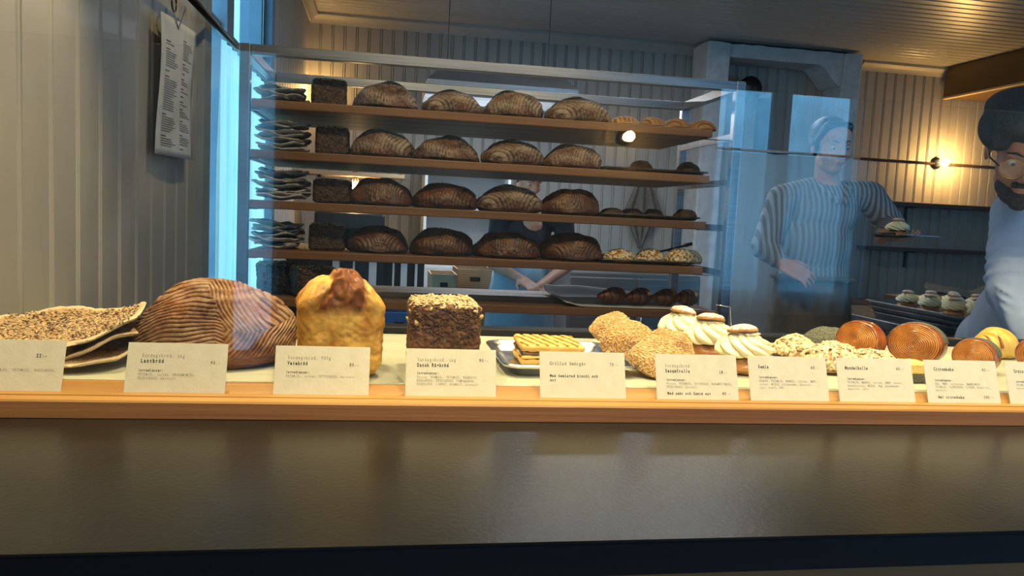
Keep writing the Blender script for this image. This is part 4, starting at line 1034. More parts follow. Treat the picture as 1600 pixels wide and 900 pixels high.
# paper and croissants on the lowest shelf
bm = bmesh.new(); G = []
pa = rk(885, 470, .02)[0]; pb_ = rk(1100, 470, .02)[0]
for j in range(21):
    row = []
    for i in range(31):
        u, v = i/30, j/20; x = pa+(pb_-pa)*u; y = .02+.46*v
        z = SZ[4]+.003+.035*sst(.75, 1, v)*(.6+.4*math.sin(u*5))+.003*math.sin(u*9+v*7)*v+.012*sst(.12, 0, u)
        row.append(bm.verts.new(rw(x-.05*(1-v)*(1-u)*0, y, z)))
    G.append(row)
for A, B in zip(G, G[1:]):
    for i in range(30): bm.faces.new((A[i], A[i+1], B[i+1], B[i]))
o = tag(link('baking_paper', bm, M['paper'], smooth=True), 'sheet of baking paper under the croissants on the lowest rack shelf', 'paper')
md = o.modifiers.new('s', 'SOLIDIFY'); md.thickness = .0006
def croissant(label, loc, rz, L=.15, R=.036, proto=[None], scale=1):
    if proto[0]: return dup(proto[0], label, loc, rz, scale=scale)
    t = thing('croissant', label, 'croissant', loc, rz, group='croissants on the lowest rack shelf', scale=scale)
    bm = bmesh.new(); rows = []; A = []; nu, nv = 48, 110
    for j in range(nv+1):
        s = j/nv*2-1; a = s*1.15; cx = math.sin(a)*L*.5; cy = (1-math.cos(a))*L*.42
        seg = frc(abs(s)*3.6+.45); rr = R*(1-abs(s)**1.7)**.75*(.88+.14*seg)+.004
        row = []
        for i in range(nu):
            b = 2*PI*i/nu; off = Vector((math.cos(a)*0, 0, 0)); r_ = rr*(1+.03*nz3((cx*30, math.cos(b), math.sin(b)), 1.5, 3))
            p = Vector((cx-math.sin(a)*math.cos(b)*r_, cy+math.cos(a)*math.cos(b)*r_, R*.82+math.sin(b)*r_*.85)); p.z = max(p.z, 0)
            row.append(bm.verts.new(p)); A.append(.9*sst(.25, 0, seg)+.4*frc(seg*4))
        rows.append(row)
    for P_, Q in zip(rows, rows[1:]):
        for i in range(nu): bm.faces.new((P_[i], P_[(i+1) % nu], Q[(i+1) % nu], Q[i]))
    bm.faces.new(rows[0][::-1]); bm.faces.new(rows[-1]); bmesh.ops.recalc_face_normals(bm, faces=bm.faces[:])
    o = link('crust', bm, M['croissant'], t, True); setattr_(o.data, 'flour', A); proto[0] = t; return t
for i, (px, dy) in enumerate(((960, .10), (1001, .11), (1042, .11), (1075, .12))):
    x = rk(px, 470, dy)[0]; croissant('dark baked croissant, %s of four in a row on the lowest rack shelf' % ordn[i], rw(x, dy, SZ[4]+.009), .75+.12*(i % 2), scale=.95)

# ================================================================== LEFT WALL: MENU ON A HOOK
XM = -.53
c_ = [at(x, y, X=XM) for x, y in ((251, 17), (304, 52), (301, 251), (247, 240))]
t = thing('paper_menu', 'white paper menu hanging from a hook by the left wall', 'menu', (XM, c_[0].y, c_[0].z))
def mp(u, v):   # u 0..1 across (depth), v 0..1 down
    a = c_[0].lerp(c_[1], u); b = c_[3].lerp(c_[2], u); p = a.lerp(b, v)
    p.x += .006*math.sin(u*PI)*(.4+v)-.004*v+.004*math.sin(v*5+u*2); return p-t.location
bm = bmesh.new(); G = [[bm.verts.new(mp(i/10, j/20)) for i in range(11)] for j in range(21)]
for A, B in zip(G, G[1:]):
    for i in range(10): bm.faces.new((A[i], A[i+1], B[i+1], B[i]))
o = link('paper_sheet', bm, M['paper'], t, True); md = o.modifiers.new('s', 'SOLIDIFY'); md.thickness = .0008; md.offset = -1
rnd = random.Random(5)
def menu_lines(u0, v0, v1, nm):
    bm = bmesh.new(); v = v0
    while v < v1:
        head = rnd.random() < .16 or v == v0
        if head: v += .018
        n = 4 if head else rnd.randint(8, 13); u = u0
        for k in range(n):
            wd = rnd.uniform(.018, .030); hh = .0085 if head else .0055
            if u+wd > u0+.36: break
            for q in range(2):
                ua = u+wd*.5*q; ub = ua+wd*.42
                vs_ = [bm.verts.new(mp(a, b)+Vector((.0015, 0, 0))) for a, b in ((ua, v+hh), (ub, v+hh), (ub, v), (ua, v))]; bm.faces.new(vs_)
            u += wd*1.02
        v += .0165 if not head else .022
    link(nm, bm, M['ink'], t)
menu_lines(.10, .16, .94, 'left_text_column'); menu_lines(.55, .10, .93, 'right_text_column')
hk = thing('menu_hook', 'small metal clip and ring holding the paper menu on the curtain rod', 'hook', (-.513, 1.99, 1.83))
L0 = hk.location
pr_ = at(272, 5, X=-.52); r0 = pr_-L0
bm = bmesh.new(); tube(bm, [r0+Vector((.0, math.cos(2*PI*k/28)*.022, math.sin(2*PI*k/28)*.020)) for k in range(28)], .0022, 8, True); link('ring', bm, M['blackmetal'], hk, True)
a = at(270, 14, X=-.522)-L0; b = at(279, 45, X=-.522)-L0; c2_ = at(290, 14, X=-.522)-L0
bm = bmesh.new(); tube(bm, [a, b, b+(c2_-b)*.5, c2_, c2_+Vector((0, -.006, .004))], .0016, 8); link('clip', bm, M['steel'], hk, True)

# ================================================================== BACK OF THE ROOM
# plastered chimney opening
def P5(px, py, Y): return at(px, py, Y=Y)
YC = 5.80
xa0 = at(1107, 62, Y=YC).x; xa1 = at(1143, 62, Y=YC).x; xb0 = at(1320, 84, Y=YC).x; xb1 = at(1349, 86, Y=YC).x
def rough_box(name, a, b, seed, amp=.012):
    bm = bmesh.new(); box(bm, a, b, .012); bmesh.ops.subdivide_edges(bm, edges=bm.edges[:], cuts=7, use_grid_fill=True)
    for v in bm.verts: v.co += Vector((nz3(v.co, 6, seed), nz3(v.co, 6, seed+1), nz3(v.co, 6, seed+2)))*amp
    return bm
ch = thing('chimney_surround', 'rough white plastered chimney opening on the back wall', 'chimney', (xa0, YC, 0)); o0 = Vector((xa0, YC, 0))
def part_at(nm, a, b, seed, m=M['plaster']):
    bm = rough_box(nm, a, b, seed); bmesh.ops.transform(bm, matrix=Matrix.Translation(-o0), verts=bm.verts[:]); return link(nm, bm, m, ch)
part_at('pillar', (xa0, YC, .01), (xa1, YB-.03, ZC-.02), 1); part_at('pillar', (xb0, YC, .01), (xb1, YB-.03, ZC-.02), 4)
zl0 = at(1200, 93, Y=YC).z; zl1 = at(1200, 72, Y=YC).z
bm = bmesh.new(); n_ = 24; R_ = []
for i in range(n_+1):
    u = i/n_; x = xa1-.01+(xb0+.02-xa1)*u; dr = .16*sst(.78, 1, u)
    R_.append([(x, YC+.02+.006*nz3((x, 0, 0), 9, 2), zl1-.05*0+.01*nz3((x, 0, 0), 14, 3)), (x, YB-.03, zl1), (x, YB-.03, zl0-dr), (x, YC+.02+.006*nz3((x, 1, 0), 9, 5), zl0-dr)])
rings_mesh(bm, [[Vector(p)-o0 for p in r] for r in R_]); link('lintel', bm, M['plaster'], ch)
zb = at(1235, 241, Y=YC+.06).z
part_at('base_panel', (xa1-.01, YC+.05, .01), (xb0+.01, YB-.03, zb), 9, M['wall'])
bm = bmesh.new(); box(bm, (xa1-.0, YC+.03, zb), (xb0+.0, YB-.03, zb+.02), .004); bmesh.ops.transform(bm, matrix=Matrix.Translation(-o0), verts=bm.verts[:]); link('mantel_ledge', bm, M['plaster'], ch)
px_ = at(1170, 128, Y=5.97); t = thing('stove_pipe', 'black round stove pipe inside the white chimney opening', 'pipe', (at(1190, 200, Y=5.98).x, 5.98, zb+.02))
bm = bmesh.new(); pz = px_.z-zb-.02
tube(bm, [(0, 0, .0), (0, 0, pz-.12)], .052, 24); link('pipe', bm, M['black'], t, True)
bm = bmesh.new(); ell(bm, (px_.x-t.location.x+.02, -.0, pz-.05), (.095, .075, .10), sub=3); link('elbow', bm, M['black'], t, True)

# beam / duct at the upper right
xd = at(1472, 130, Y=YB).x
t = thing('ceiling_duct', 'brown boxed duct under the ceiling at the upper right', 'duct', (xd, 4.4, ZC))
zd = at(1470, 154, Y=YB).z-ZC
bm = bmesh.new(); box(bm, (0, -1.6, zd), (1.0, YB-4.4-.03, -.002), .004); link('duct_body', bm, M['boxbrown'], t)
bm = bmesh.new(); box(bm, (-.006, -1.605, zd-.012), (.03, YB-4.4-.03, zd+.004), .002); link('pale_trim', bm, M['beamedge'], t)

# shelves and rail on the back wall at the right
def wshelf(nm, label, pxa, pxb, py, dep, th, m=M['darkwood']):
    a = at(pxa, py, Y=YB-dep); b = at(pxb, py+8, Y=YB-dep); z = (a.z+b.z)/2
    t = thing(nm, label, 'shelf', (a.x, YB, z)); bm = bmesh.new(); box(bm, (0, -dep, -th), (b.x-a.x+.9, -.004, 0), .003); link('board', bm, m, t)
    for x in (.45, b.x-a.x+.5):
        bm = bmesh.new(); box(bm, (x, -dep*.8, -th-.012), (x+.02, -.004, -th), .002); box(bm, (x, -.02, -th-.14), (x+.02, -.004, -th), .002)
        link('bracket', bm, M['blackmetal'], t)
    return t
wshelf('wall_shelf', 'upper dark wooden shelf on the warm-lit back wall below the bulb', 1356, 1560, 314, .16, .035)
wshelf('wall_shelf', 'lower dark wooden shelf on the back wall above the tray of cream buns', 1356, 1560, 385, .16, .03)
a = at(1345, 248, Y=YB-.02); b = at(1560, 266, Y=YB-.02)
t = thing('wall_rail', 'thin dark brown rail running along the back wall behind the bulb', 'rail', (a.x, YB-.02, a.z))
bm = bmesh.new(); cyl(bm, (0, 0, 0), (2.1, 0, (b.z-a.z)*0), .011); link('rail_bar', bm, M['darkwood'], t, True)
for x in (.1, 2.0):
    bm = bmesh.new(); cyl(bm, (x, 0, 0), (x, .018, 0), .008); link('bracket', bm, M['darkwood'], t, True)

# worktable with trays of cream buns at right
t = thing('work_table', 'dark steel worktable under the trays of cream buns at right', 'table', (2.60, 2.85, 0))
bm = bmesh.new(); box(bm, (-.5, -.62, .90), (.75, .75, .935), .004); link('table_top', bm, M['steel_dark'], t)
bm = bmesh.new(); box(bm, (-.46, -.58, .25), (.71, .71, .27), .003); link('under_shelf', bm, M['steel_dark'], t)
for x, y in ((-.46, -.58), (.67, -.58), (-.46, .67), (.67, .67)):
    bm = bmesh.new(); box(bm, (x, y, 0), (x+.04, y+.04, .90), .003); link('leg', bm, M['steel_dark'], t)
for i, z in enumerate((.9362, .9602, .9842)):
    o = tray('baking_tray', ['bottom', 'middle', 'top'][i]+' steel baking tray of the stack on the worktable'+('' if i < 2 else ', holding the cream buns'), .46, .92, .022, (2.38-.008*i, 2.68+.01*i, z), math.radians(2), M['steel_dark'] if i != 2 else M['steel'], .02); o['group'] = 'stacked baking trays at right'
sp_ = None; k = 0
for rowi in range(3):
    for i in range(6):
        x = 2.235+rowi*.125+.004*i; y = 3.03-i*.135+.02*rowi
        lb = 'cream bun %s of the row %s on the tray at right' % (['farthest', 'second farthest', 'third', 'fourth', 'second nearest', 'nearest'][i], ['nearest the tray edge', 'in the middle', 'at the far side'][rowi])
        if sp_ is None: sp_ = semla(lb, (x, y, .9875), 5, (0, 0, .4), (.05, .04), .88, group='cream buns on the baking tray at right')
        else:
            s_ = .88*random.uniform(.97, 1.05); dup(sp_, lb, (x, y, .9875), random.uniform(0, 6), scale=s_)
# folded cloth behind the tray
a = at(1490, 452, Y=3.9)
o = crisp('oven_cloth', .42, .28, M['cloth_grey'], 71, .02, (.03, .02), .03, 70, 24); o.location = (a.x+.05, 3.9, .985)
tag(o, 'crumpled brown grey oven cloth behind the tray of cream buns', 'cloth')
t = thing('back_counter', 'dark counter along the back wall behind the worktable', 'counter', (at(1360, 480, Y=5.5).x, 5.4, 0))
bm = bmesh.new(); box(bm, (0, .0, 0), (2.6, .60, .72), .005); link('cabinet_body', bm, M['darkwood'], t)
bm = bmesh.new(); box(bm, (-.02, -.03, .72), (2.62, .60, .75), .004); link('counter_top', bm, M['darkwood'], t)
t = thing('cloth_table', 'low dark side table under the crumpled oven cloth', 'table', (a.x+.05, 3.9, 0))
bm = bmesh.new(); box(bm, (-.3, -.2, .92), (.4, .25, .95), .004); link('table_top', bm, M['darkwood'], t)
for x, y in ((-.28, -.18), (.34, -.18), (-.28, .19), (.34, .19)):
    bm = bmesh.new(); box(bm, (x, y, 0), (x+.04, y+.04, .92), .002); link('leg', bm, M['darkwood'], t)

# extractor hood with a tube lamp, behind the rack
a = at(668, 112, Y=4.8); b = at(905, 122, Y=4.8); zt_ = at(780, 112, Y=4.8).z; zb_ = at(780, 147, Y=4.8).z
t = thing('extractor_hood', 'grey extractor hood hanging behind the top rack shelf', 'hood', ((a.x+b.x)/2, 5.1, zb_)); w_ = (b.x-a.x)/2
bm = bmesh.new(); rings_mesh(bm, [[(x*s, y*s2, z) for x, y in ((-w_, -.3), (w_, -.3), (w_, .3), (-w_, .3))] for s, s2, z in ((1, 1, 0), (1, 1, .06), (.86, .7, zt_-zb_))], False, True); link('hood_shell', bm, M['steel'], t)
o = t.children[0]; md = o.modifiers.new('s', 'SOLIDIFY'); md.thickness = .004
for x in (-w_*.7, w_*.7):
    bm = bmesh.new(); cyl(bm, (x, 0, zt_-zb_-.02), (x, 0, ZC-zb_-.003), .0025, n=8); link('hanging_rod', bm, M['blackmetal'], t)
bm = bmesh.new(); cyl(bm, (-w_+.03, -.27, .004), (w_-.03, -.27, .004), .011); link('tube_lamp', bm, M['tube'], t, True)
area('hood_light', (t.location.x, 4.86, zb_-.02), (0, 0, 0), 2*w_-.1, .05, 20, (.85, .93, 1)).parent = None

# bright white cupboard niche with shelf
a = at(664, 283, Y=5.55); b = at(792, 425, Y=5.55)
t = thing('white_cupboard', 'white open cupboard on the back wall, bright between the rack shelves', 'cupboard', (a.x, 5.55, b.z)); w_ = b.x-a.x; h_ = a.z-b.z+.12
bm = bmesh.new(); box(bm, (0, .4, 0), (w_, .42, h_)); link('back_panel', bm, M['white'], t)
for x in (0, w_-.02):
    bm = bmesh.new(); box(bm, (x, 0, 0), (x+.02, .40, h_), .001); link('side_panel', bm, M['white'], t)
for z in (0, h_*.52, h_-.02):
    bm = bmesh.new(); box(bm, (.02, .02, z), (w_-.02, .40, z+.02), .001); link('shelf', bm, M['white'] if z != h_*.52 else M['kraft'], t)
bm = bmesh.new(); box(bm, (-.01, .02, -b.z), (w_+.01, .42, -.002), .003); link('base_cabinet', bm, M['white'], t)
for i in range(3):
    q = thing('storage_jar', 'small pale jar on the cupboard shelf, %s of three' % ['left', 'middle', 'right'][i], 'jar', (a.x+.15+.17*i, 5.75, b.z+h_*.52+.0205), group='jars in the white cupboard')
    bm = bmesh.new(); rings_mesh(bm, [[(r*math.cos(2*PI*k/24), r*math.sin(2*PI*k/24), z) for k in range(24)] for r, z in ((.045, 0), (.05, .01), (.05, .09), (.035, .10))]); link('jar_body', bm, M['porcelain'], q, True)
    bm = bmesh.new(); cyl(bm, (0, 0, .1), (0, 0, .115), .038, n=24); link('lid', bm, M['kraft'], q, True)

# wooden shelf with the glass lamp under it, coffee machine
a = at(478, 268, Y=5.2); b = at(632, 276, Y=5.2)
t = thing('plank_shelf', 'pale wooden plank shelf on the left of the back wall, above the glass lamp', 'shelf', (XW, 5.2, a.z))
bm = bmesh.new(); box(bm, (.002, -.02, -.012), (b.x-XW, .26, .012), .002); link('plank', bm, M['kraft'], t)
for x in (.15, b.x-XW-.15):
    bm = bmesh.new(); box(bm, (x, .02, -.03), (x+.02, .26, -.012)); box(bm, (x, .24, -.03), (x+.02, YB-5.2-.004, -.012)); box(bm, (x, YB-5.2-.02, -.2), (x+.02, YB-5.2-.004, -.012)); link('bracket', bm, M['blackmetal'], t)
a = at(490, 330, Y=5.0); b = at(600, 395, Y=5.0)
t = thing('coffee_machine', 'black coffee machine on the back bench, seen between the rack shelves', 'coffee machine', ((a.x+b.x)/2, 5.15, b.z)); w_ = (b.x-a.x)/2; h_ = a.z-b.z
bm = bmesh.new(); box(bm, (-w_, -.1, h_*.55), (w_, .22, h_), .015); link('machine_head', bm, M['black'], t)
bm = bmesh.new(); box(bm, (-w_, .08, .02), (w_, .22, h_*.56), .01); link('machine_back', bm, M['black'], t)
bm = bmesh.new(); box(bm, (-w_, -.14, 0), (w_, .22, .035), .006); link('drip_tray', bm, M['steel_dark'], t)
for x in (-w_*.45, w_*.45):
    bm = bmesh.new(); cyl(bm, (x, -.03, h_*.55), (x, -.03, h_*.40), .032); tube(bm, [(x, -.03, h_*.44), (x, -.17, h_*.42)], .009); link('brew_group', bm, M['steel'], t, True)
zt2 = b.z
a = at(500, 405, Y=4.95); b = at(662, 452, Y=4.95)
t = thing('dark_cabinet', 'dark under-bench cooler with white strips painted as light gaps, below the fourth rack shelf', 'cabinet', (XW+.01, 4.95, 0)); w_ = b.x-XW-.01
bm = bmesh.new(); box(bm, (0, .012, .02), (w_, .6, zt2-.035), .004); link('cabinet_case', bm, M['black'], t)
bm = bmesh.new(); box(bm, (0, -.02, zt2-.034), (w_, .62, zt2-.001), .004); link('bench_top', bm, M['steel_dark'], t)
for px0, px1 in ((519, 530), (551, 554), (576, 588), (613, 616), (626, 636), (648, 652)):
    x0_ = at(px0, 430, Y=4.95).x-t.location.x; x1_ = at(px1, 430, Y=4.95).x-t.location.x
    bm = bmesh.new(); box(bm, (x0_, 0, .12), (x1_, .011, zt2-.05), .001); link('light_gap_strip', bm, M['white'], t)  # white strips painted for window light showing between dark racks
def crate(nm, label, pa_, pb__, Y, m, cat):
    a = at(*pa_, Y=Y); b = at(*pb__, Y=Y); w_ = b.x-a.x; h_ = a.z; 
    t = thing(nm, label, cat, (a.x, Y, 0))
    bm = bmesh.new(); rings_mesh(bm, [[(x, y, z) for x, y, _ in [(q[0]+w_/2, q[1]+.15, 0) for q in rrect(w_-o_, .3-o_, .012, 0)]] for o_, z in ((.02, 0.0), (0, a.z), (.016, a.z), (.034, .02))], True, True); link('box_body', bm, m, t)
    bm = bmesh.new(); box(bm, (w_*.36, -.004, a.z-.07), (w_*.64, -.0005, a.z-.045), .001); link('hand_hole', bm, M['black'], t)
crate('wooden_crate', 'plain pale wooden crate behind the lowest rack shelf', (673, 428), (712, 500), 4.35, M['kraft'], 'crate')
crate('wicker_basket', 'tall brown wicker basket beside the person in the pale apron', (714, 420), (768, 500), 4.6, M['wicker'], 'basket')
crate('blue_crate', 'blue plastic crate low behind the rack, left of the rye loaf', (597, 488), (650, 507), 3.9, M['blueplastic'], 'crate')
a = at(890, 425, Y=4.9); b = at(1092, 500, Y=4.9)
t = thing('steel_fridge', 'grey steel under-counter fridge behind the right half of the rack', 'fridge', (a.x, 4.9, 0)); w_ = b.x-a.x
bm = bmesh.new(); box(bm, (0, .02, .08), (w_, .62, a.z), .006); link('fridge_body', bm, M['steel'], t)
for i in range(2):
    bm = bmesh.new(); box(bm, (.01+i*w_/2, 0, .1), (w_/2-.006+i*w_/2, .02, a.z-.03), .004); d_ = link('fridge_door', bm, M['steel'], t)
    bm = bmesh.new(); cyl(bm, (w_/2-.04+i*.08, -.03, a.z*.45), (w_/2-.04+i*.08, -.03, a.z*.75), .008); cyl(bm, (w_/2-.04+i*.08, -.03, a.z*.5), (w_/2-.04+i*.08, .0, a.z*.5), .006); cyl(bm, (w_/2-.04+i*.08, -.03, a.z*.7), (w_/2-.04+i*.08, .0, a.z*.7), .006); link('handle', bm, M['steel_dark'], d_, True)
for x in (.04, w_-.04):
    for y in (.06, .56):
        bm = bmesh.new(); cyl(bm, (x, y, 0), (x, y, .08), .018); link('foot', bm, M['black'], t, True)
# linen cloth hanging from a hook on the back wall
a = at(1018, 252, Y=5.9); b = at(1012, 384, Y=5.9); wl = at(985, 330, Y=5.9).x-a.x; wr = at(1046, 330, Y=5.9).x-a.x
t = thing('hanging_cloth', 'brown grey linen cloth hanging in a point from a hook behind the rack', 'cloth', (a.x, YB, a.z)); hh = a.z-b.z
bm = bmesh.new(); G = []
for j in range(31):
    v = j/30; f_ = (v/.55 if v < .55 else max(0.02, (1-v)/.45)); row = []
    for i in range(25):
        u = i/24; x = (wl+(wr-wl)*u)*max(.06, f_); y = -.06-.02*math.sin(u*19)*min(1, v*3)
        row.append(bm.verts.new((x, y, -.03-hh*v)))
    G.append(row)
for A, B in zip(G, G[1:]):
    for i in range(24): bm.faces.new((A[i], A[i+1], B[i+1], B[i]))
o = link('cloth_panel', bm, M['cloth_grey'], t, True); md = o.modifiers.new('s', 'SOLIDIFY'); md.thickness = .006
bm = bmesh.new(); tube(bm, [(0, -.002, 0), (0, -.07, -.01), (0, -.075, .012)], .005); link('hook', bm, M['blackmetal'], t, True)

# ================================================================== PEOPLE
def lumps_mesh(name, L, m, parent, voxel=.006, smooth=6, sub=2):
    bm = bmesh.new()
    for q in L:
        if q[0] == 'e': ell(bm, q[1], q[2], q[3] if len(q) > 3 else None, 3)
        elif q[0] == 'c':
            p, r, r0, r1 = Vector(q[1]), Vector(q[2]), q[3], q[4]
            n = max(2, int((r-p).length/(min(r0, r1)*.6))+1)
            for k in range(n+1): ell(bm, p.lerp(r, k/n), r0+(r1-r0)*k/n, sub=2)
    me = bpy.data.meshes.new('tmp'); bm.to_mesh(me); bm.free()
    o = bpy.data.objects.new('tmp', me); C.objects.link(o)
    a = o.modifiers.new('r', 'REMESH'); a.mode = 'VOXEL'; a.voxel_size = voxel; a.use_smooth_shade = True
    b = o.modifiers.new('s', 'SMOOTH'); b.iterations = smooth; b.factor = .5
    bpy.context.view_layer.update(); dg = bpy.context.evaluated_depsgraph_get()
    me2 = bpy.data.meshes.new_from_object(o.evaluated_get(dg)); bpy.data.objects.remove(o); bpy.data.meshes.remove(me)
    me2.name = name; me2.materials.clear(); me2.materials.append(m); me2.polygons.foreach_set('use_smooth', [True]*len(me2.polygons))
    r = bpy.data.objects.new(name, me2); C.objects.link(r); r.parent = parent; return r
def head_lumps(HM, neck_to, s=1.0, jaw=1.0):
    def V(x, y, z): return HM @ Vector((x*s, y*s, z*s))
    R3 = HM.to_3x3()
    def E(c, r, rx=0): return ('e', V(*c), tuple(k*s for k in r), R3 @ Matrix.Rotation(rx, 3, 'X'))
    L = [E((0, .018, .035), (.074, .092, .078)), E((0, -.03, -.02), (.060, .058, .078)), E((0, -.045, -.085), (.034*jaw, .036, .026)), E((0, -.02, -.07), (.050*jaw, .05, .035)),
         E((.033, -.060, -.03), (.024, .022, .022)), E((-.033, -.060, -.03), (.024, .022, .022)),
         E((.026, -.078, .017), (.024, .010, .008)), E((-.026, -.078, .017), (.024, .010, .008)), E((0, -.06, .045), (.055, .035, .04)),
         ('c', V(0, -.084, .006), V(0, -.106, -.030), .0085*s, .0115*s), E((.011, -.096, -.036), (.009, .010, .007)), E((-.011, -.096, -.036), (.009, .010, .007)),
         E((0, -.080, -.060), (.024, .012, .006)), E((0, -.078, -.070), (.020, .012, .007)),
         E((.076, .012, -.008), (.008, .018, .030)), E((-.076, .012, -.008), (.008, .018, .030)),
         ('c', V(0, .022, -.06), neck_to, .052*s, .058*s)]
    return L
def eyes(HM, parent, s=1.0):
    bm = bmesh.new()
    for k in (-1, 1): tube(bm, [HM @ Vector((k*x*s, y*s, z*s)) for x, y, z in ((.013, -.086, .019), (.028, -.087, .026), (.046, -.076, .021))], [.0022*s, .0034*s, .0016*s], 8)
    link('eyebrows', bm, M['hair'], parent, True)
    for k in (-1, 1):
        bm = bmesh.new(); ell(bm, HM @ Vector((k*.030*s, -.0705*s, -.003)), .0108*s, sub=3); e = link('eye', bm, M['eye'], parent, True)
        bm = bmesh.new(); ell(bm, HM @ Vector((k*.030*s, -.0780*s, -.0045)), .0055*s, sub=2); link('iris', bm, M['iris'], e, True)
def hand(w, d, n, curl=.6, side=1, s=1.0, spread=.1):
    """lumps of a hand: wrist point, pointing direction, palm normal; side = which way the thumb leaves"""
    d = Vector(d).normalized(); n = (Vector(n)-Vector(n).dot(d)*d).normalized(); t_ = d.cross(n)*side; w = Vector(w); L = []
    L += [('c', w+d*.015*s+t_*o_, w+d*.080*s+t_*o_*1.15, .0135*s, .0125*s) for o_ in (-.028*s, -.010*s, .010*s, .027*s)]
    for i, (o_, ln) in enumerate(((-.031, .062), (-.0105, .074), (.010, .078), (.0305, .070))):
        p = w+d*.085*s+t_*o_*s; a = curl*.35; 
        for k, fr in enumerate((.45, .32, .23)):
            dd = (d*math.cos(a)+n*math.sin(a)+t_*(i-1.5)*spread*.5).normalized(); q = p+dd*ln*fr*s
            L.append(('c', p, q, (.0088-.0010*k)*s, (.0082-.0012*k)*s)); p = q; a += curl
    p = w+d*.022*s+t_*.030*s; dd = (t_*.75+d*.62+n*.25).normalized(); q = p+dd*.040*s; L.append(('c', p, q, .0125*s, .0100*s))
    dd = (t_*.25+d*.85+n*.45*curl).normalized(); r = q+dd*.030*s; L.append(('c', q, r, .0098*s, .0082*s)); L.append(('c', r, r+dd*.016*s, .0082*s, .0068*s))
    return L
def face_mat(loc, yaw, pitch, roll=0):   # yaw 0 looks to -Y; positive turns towards -X ; pitch>0 looks down
    return Matrix.Translation(loc) @ Matrix.Rotation(-yaw, 4, 'Z') @ Matrix.Rotation(pitch, 4, 'X') @ Matrix.Rotation(roll, 4, 'Y')

# --- woman behind the counter, holding a knife with a cream bun
Yw = 3.0
hp = at(1299, 229, Y=Yw)
wm = thing('person', 'woman in a grey striped shirt and taupe apron carrying a cream bun on a plate', 'person', (hp.x-.01, Yw+.03, 0))
O = wm.location.copy()
def l(px, py, Y=Yw): return at(px, py, Y=Y)-O
HM = face_mat(hp-O, .05, .12, -.04)
ch_ = l(1288, 330, Yw+.03); nk = l(1292, 290, Yw+.05)
shl = l(1222, 312, Yw+.04); shr = l(1358, 306, Yw+.04); ell_ = l(1196, 385, Yw+.02); wrl = l(1222, 412, Yw-.08)
elr = l(1392, 352, Yw+.0); wrr = l(1378, 372, Yw-.22)
hpz = .95
body = head_lumps(HM, nk+Vector((0, .0, 0)), .96)
body += [('c', nk, ch_, .058, .075), ('e', ch_+Vector((0, .02, 0)), (.145, .095, .12)), ('e', (0, .02, 1.22), (.13, .09, .16)), ('e', (0, .02, 1.05), (.125, .088, .12)), ('e', (0, .02, .93), (.155, .10, .12)),
         ('c', ch_+Vector((-.09, .02, .07)), shl, .06, .052), ('c', ch_+Vector((.09, .02, .07)), shr, .06, .052),
         ('c', shl, ell_, .050, .038), ('c', ell_, wrl, .037, .026), ('c', shr, elr, .050, .038), ('c', elr, wrr, .037, .026)]
for s_ in (-1, 1):
    body += [('c', (s_*.085, .02, .90), (s_*.085, .01, .50), .082, .055), ('c', (s_*.085, .01, .50), (s_*.085, .03, .10), .054, .036), ('c', (s_*.085, .04, .05), (s_*.09, -.12, .03), .042, .032)]
body += hand(wrl, (.6, -.5, -.35), (.3, .5, -.7), .45, 1, .95)
body += hand(wrr, (.25, -.75, .02), (0, .1, 1), .45, -1, .95)
lumps_mesh('body', body, M['skin'], wm, .0055, 4)
eyes(HM, wm, .96)
def HV(x, y, z): return HM @ Vector((x*.96, y*.96, z*.96))
bm = bmesh.new(); ell(bm, HV(0, -.0905, -.064), (.017, .005, .0055), HM.to_3x3(), 3); link('lips', bm, M['lip'], wm, True)
hair = [('e', HV(0, .030, .046), (.080, .090, .080), HM.to_3x3()), ('e', HV(0, .085, .0), (.052, .035, .05)), ('e', HV(0, .11, -.01), (.04, .03, .04)), ('e', HV(.066, .02, .012), (.018, .035, .045)), ('e', HV(-.066, .02, .012), (.018, .035, .045)),
        ('c', HV(-.045, -.042, .082), HV(-.068, -.012, .03), .018, .013), ('c', HV(.045, -.042, .082), HV(.068, -.012, .03), .018, .013), ('c', HV(-.045, -.042, .084), HV(.045, -.042, .084), .02, .02)]
lumps_mesh('hair', hair, M['hair'], wm, .005, 4)
sh = [('e', ch_+Vector((0, .02, -.0)), (.165, .112, .125)), ('e', (0, .015, 1.24), (.155, .108, .16)), ('e', (0, .015, 1.10), (.150, .105, .12)), ('e', (0, .015, 1.02), (.158, .108, .10)),
      ('c', ch_+Vector((-.07, .02, .075)), shl, .062, .066), ('c', ch_+Vector((.07, .02, .075)), shr, .062, .066),
      ('c', shl, ell_, .064, .062), ('c', ell_, ell_.lerp(wrl, .75), .060, .040), ('c', shr, elr, .064, .060), ('c', elr, elr.lerp(wrr, .7), .056, .038)]
lumps_mesh('striped_shirt', sh, M['stripe'], wm, .008, 8)
col = []
for k in range(26):
    a = -PI*.15+k/25*PI*1.3+PI*.0; col.append((nk.x+.062*math.cos(a+PI*0), nk.y-.0+.060*math.sin(a), nk.z-.012-.028*max(0, -math.sin(a))))
cl_ = [('c', nk+Vector((-.058, .01, .004)), nk+Vector((-.056, -.062, -.024)), .022, .022), ('c', nk+Vector((.058, .01, .004)), nk+Vector((.056, -.062, -.024)), .022, .022),
       ('c', nk+Vector((-.056, -.062, -.024)), nk+Vector((-.014, -.118, -.070)), .020, .012), ('c', nk+Vector((.056, -.062, -.024)), nk+Vector((.016, -.118, -.070)), .020, .012), ('c', nk+Vector((-.055, .02, .004)), nk+Vector((.055, .02, .004)), .03, .03)]
lumps_mesh('collar', cl_, M['stripe'], wm, .006, 5)
ap_ = []
bm = bmesh.new(); R_ = []
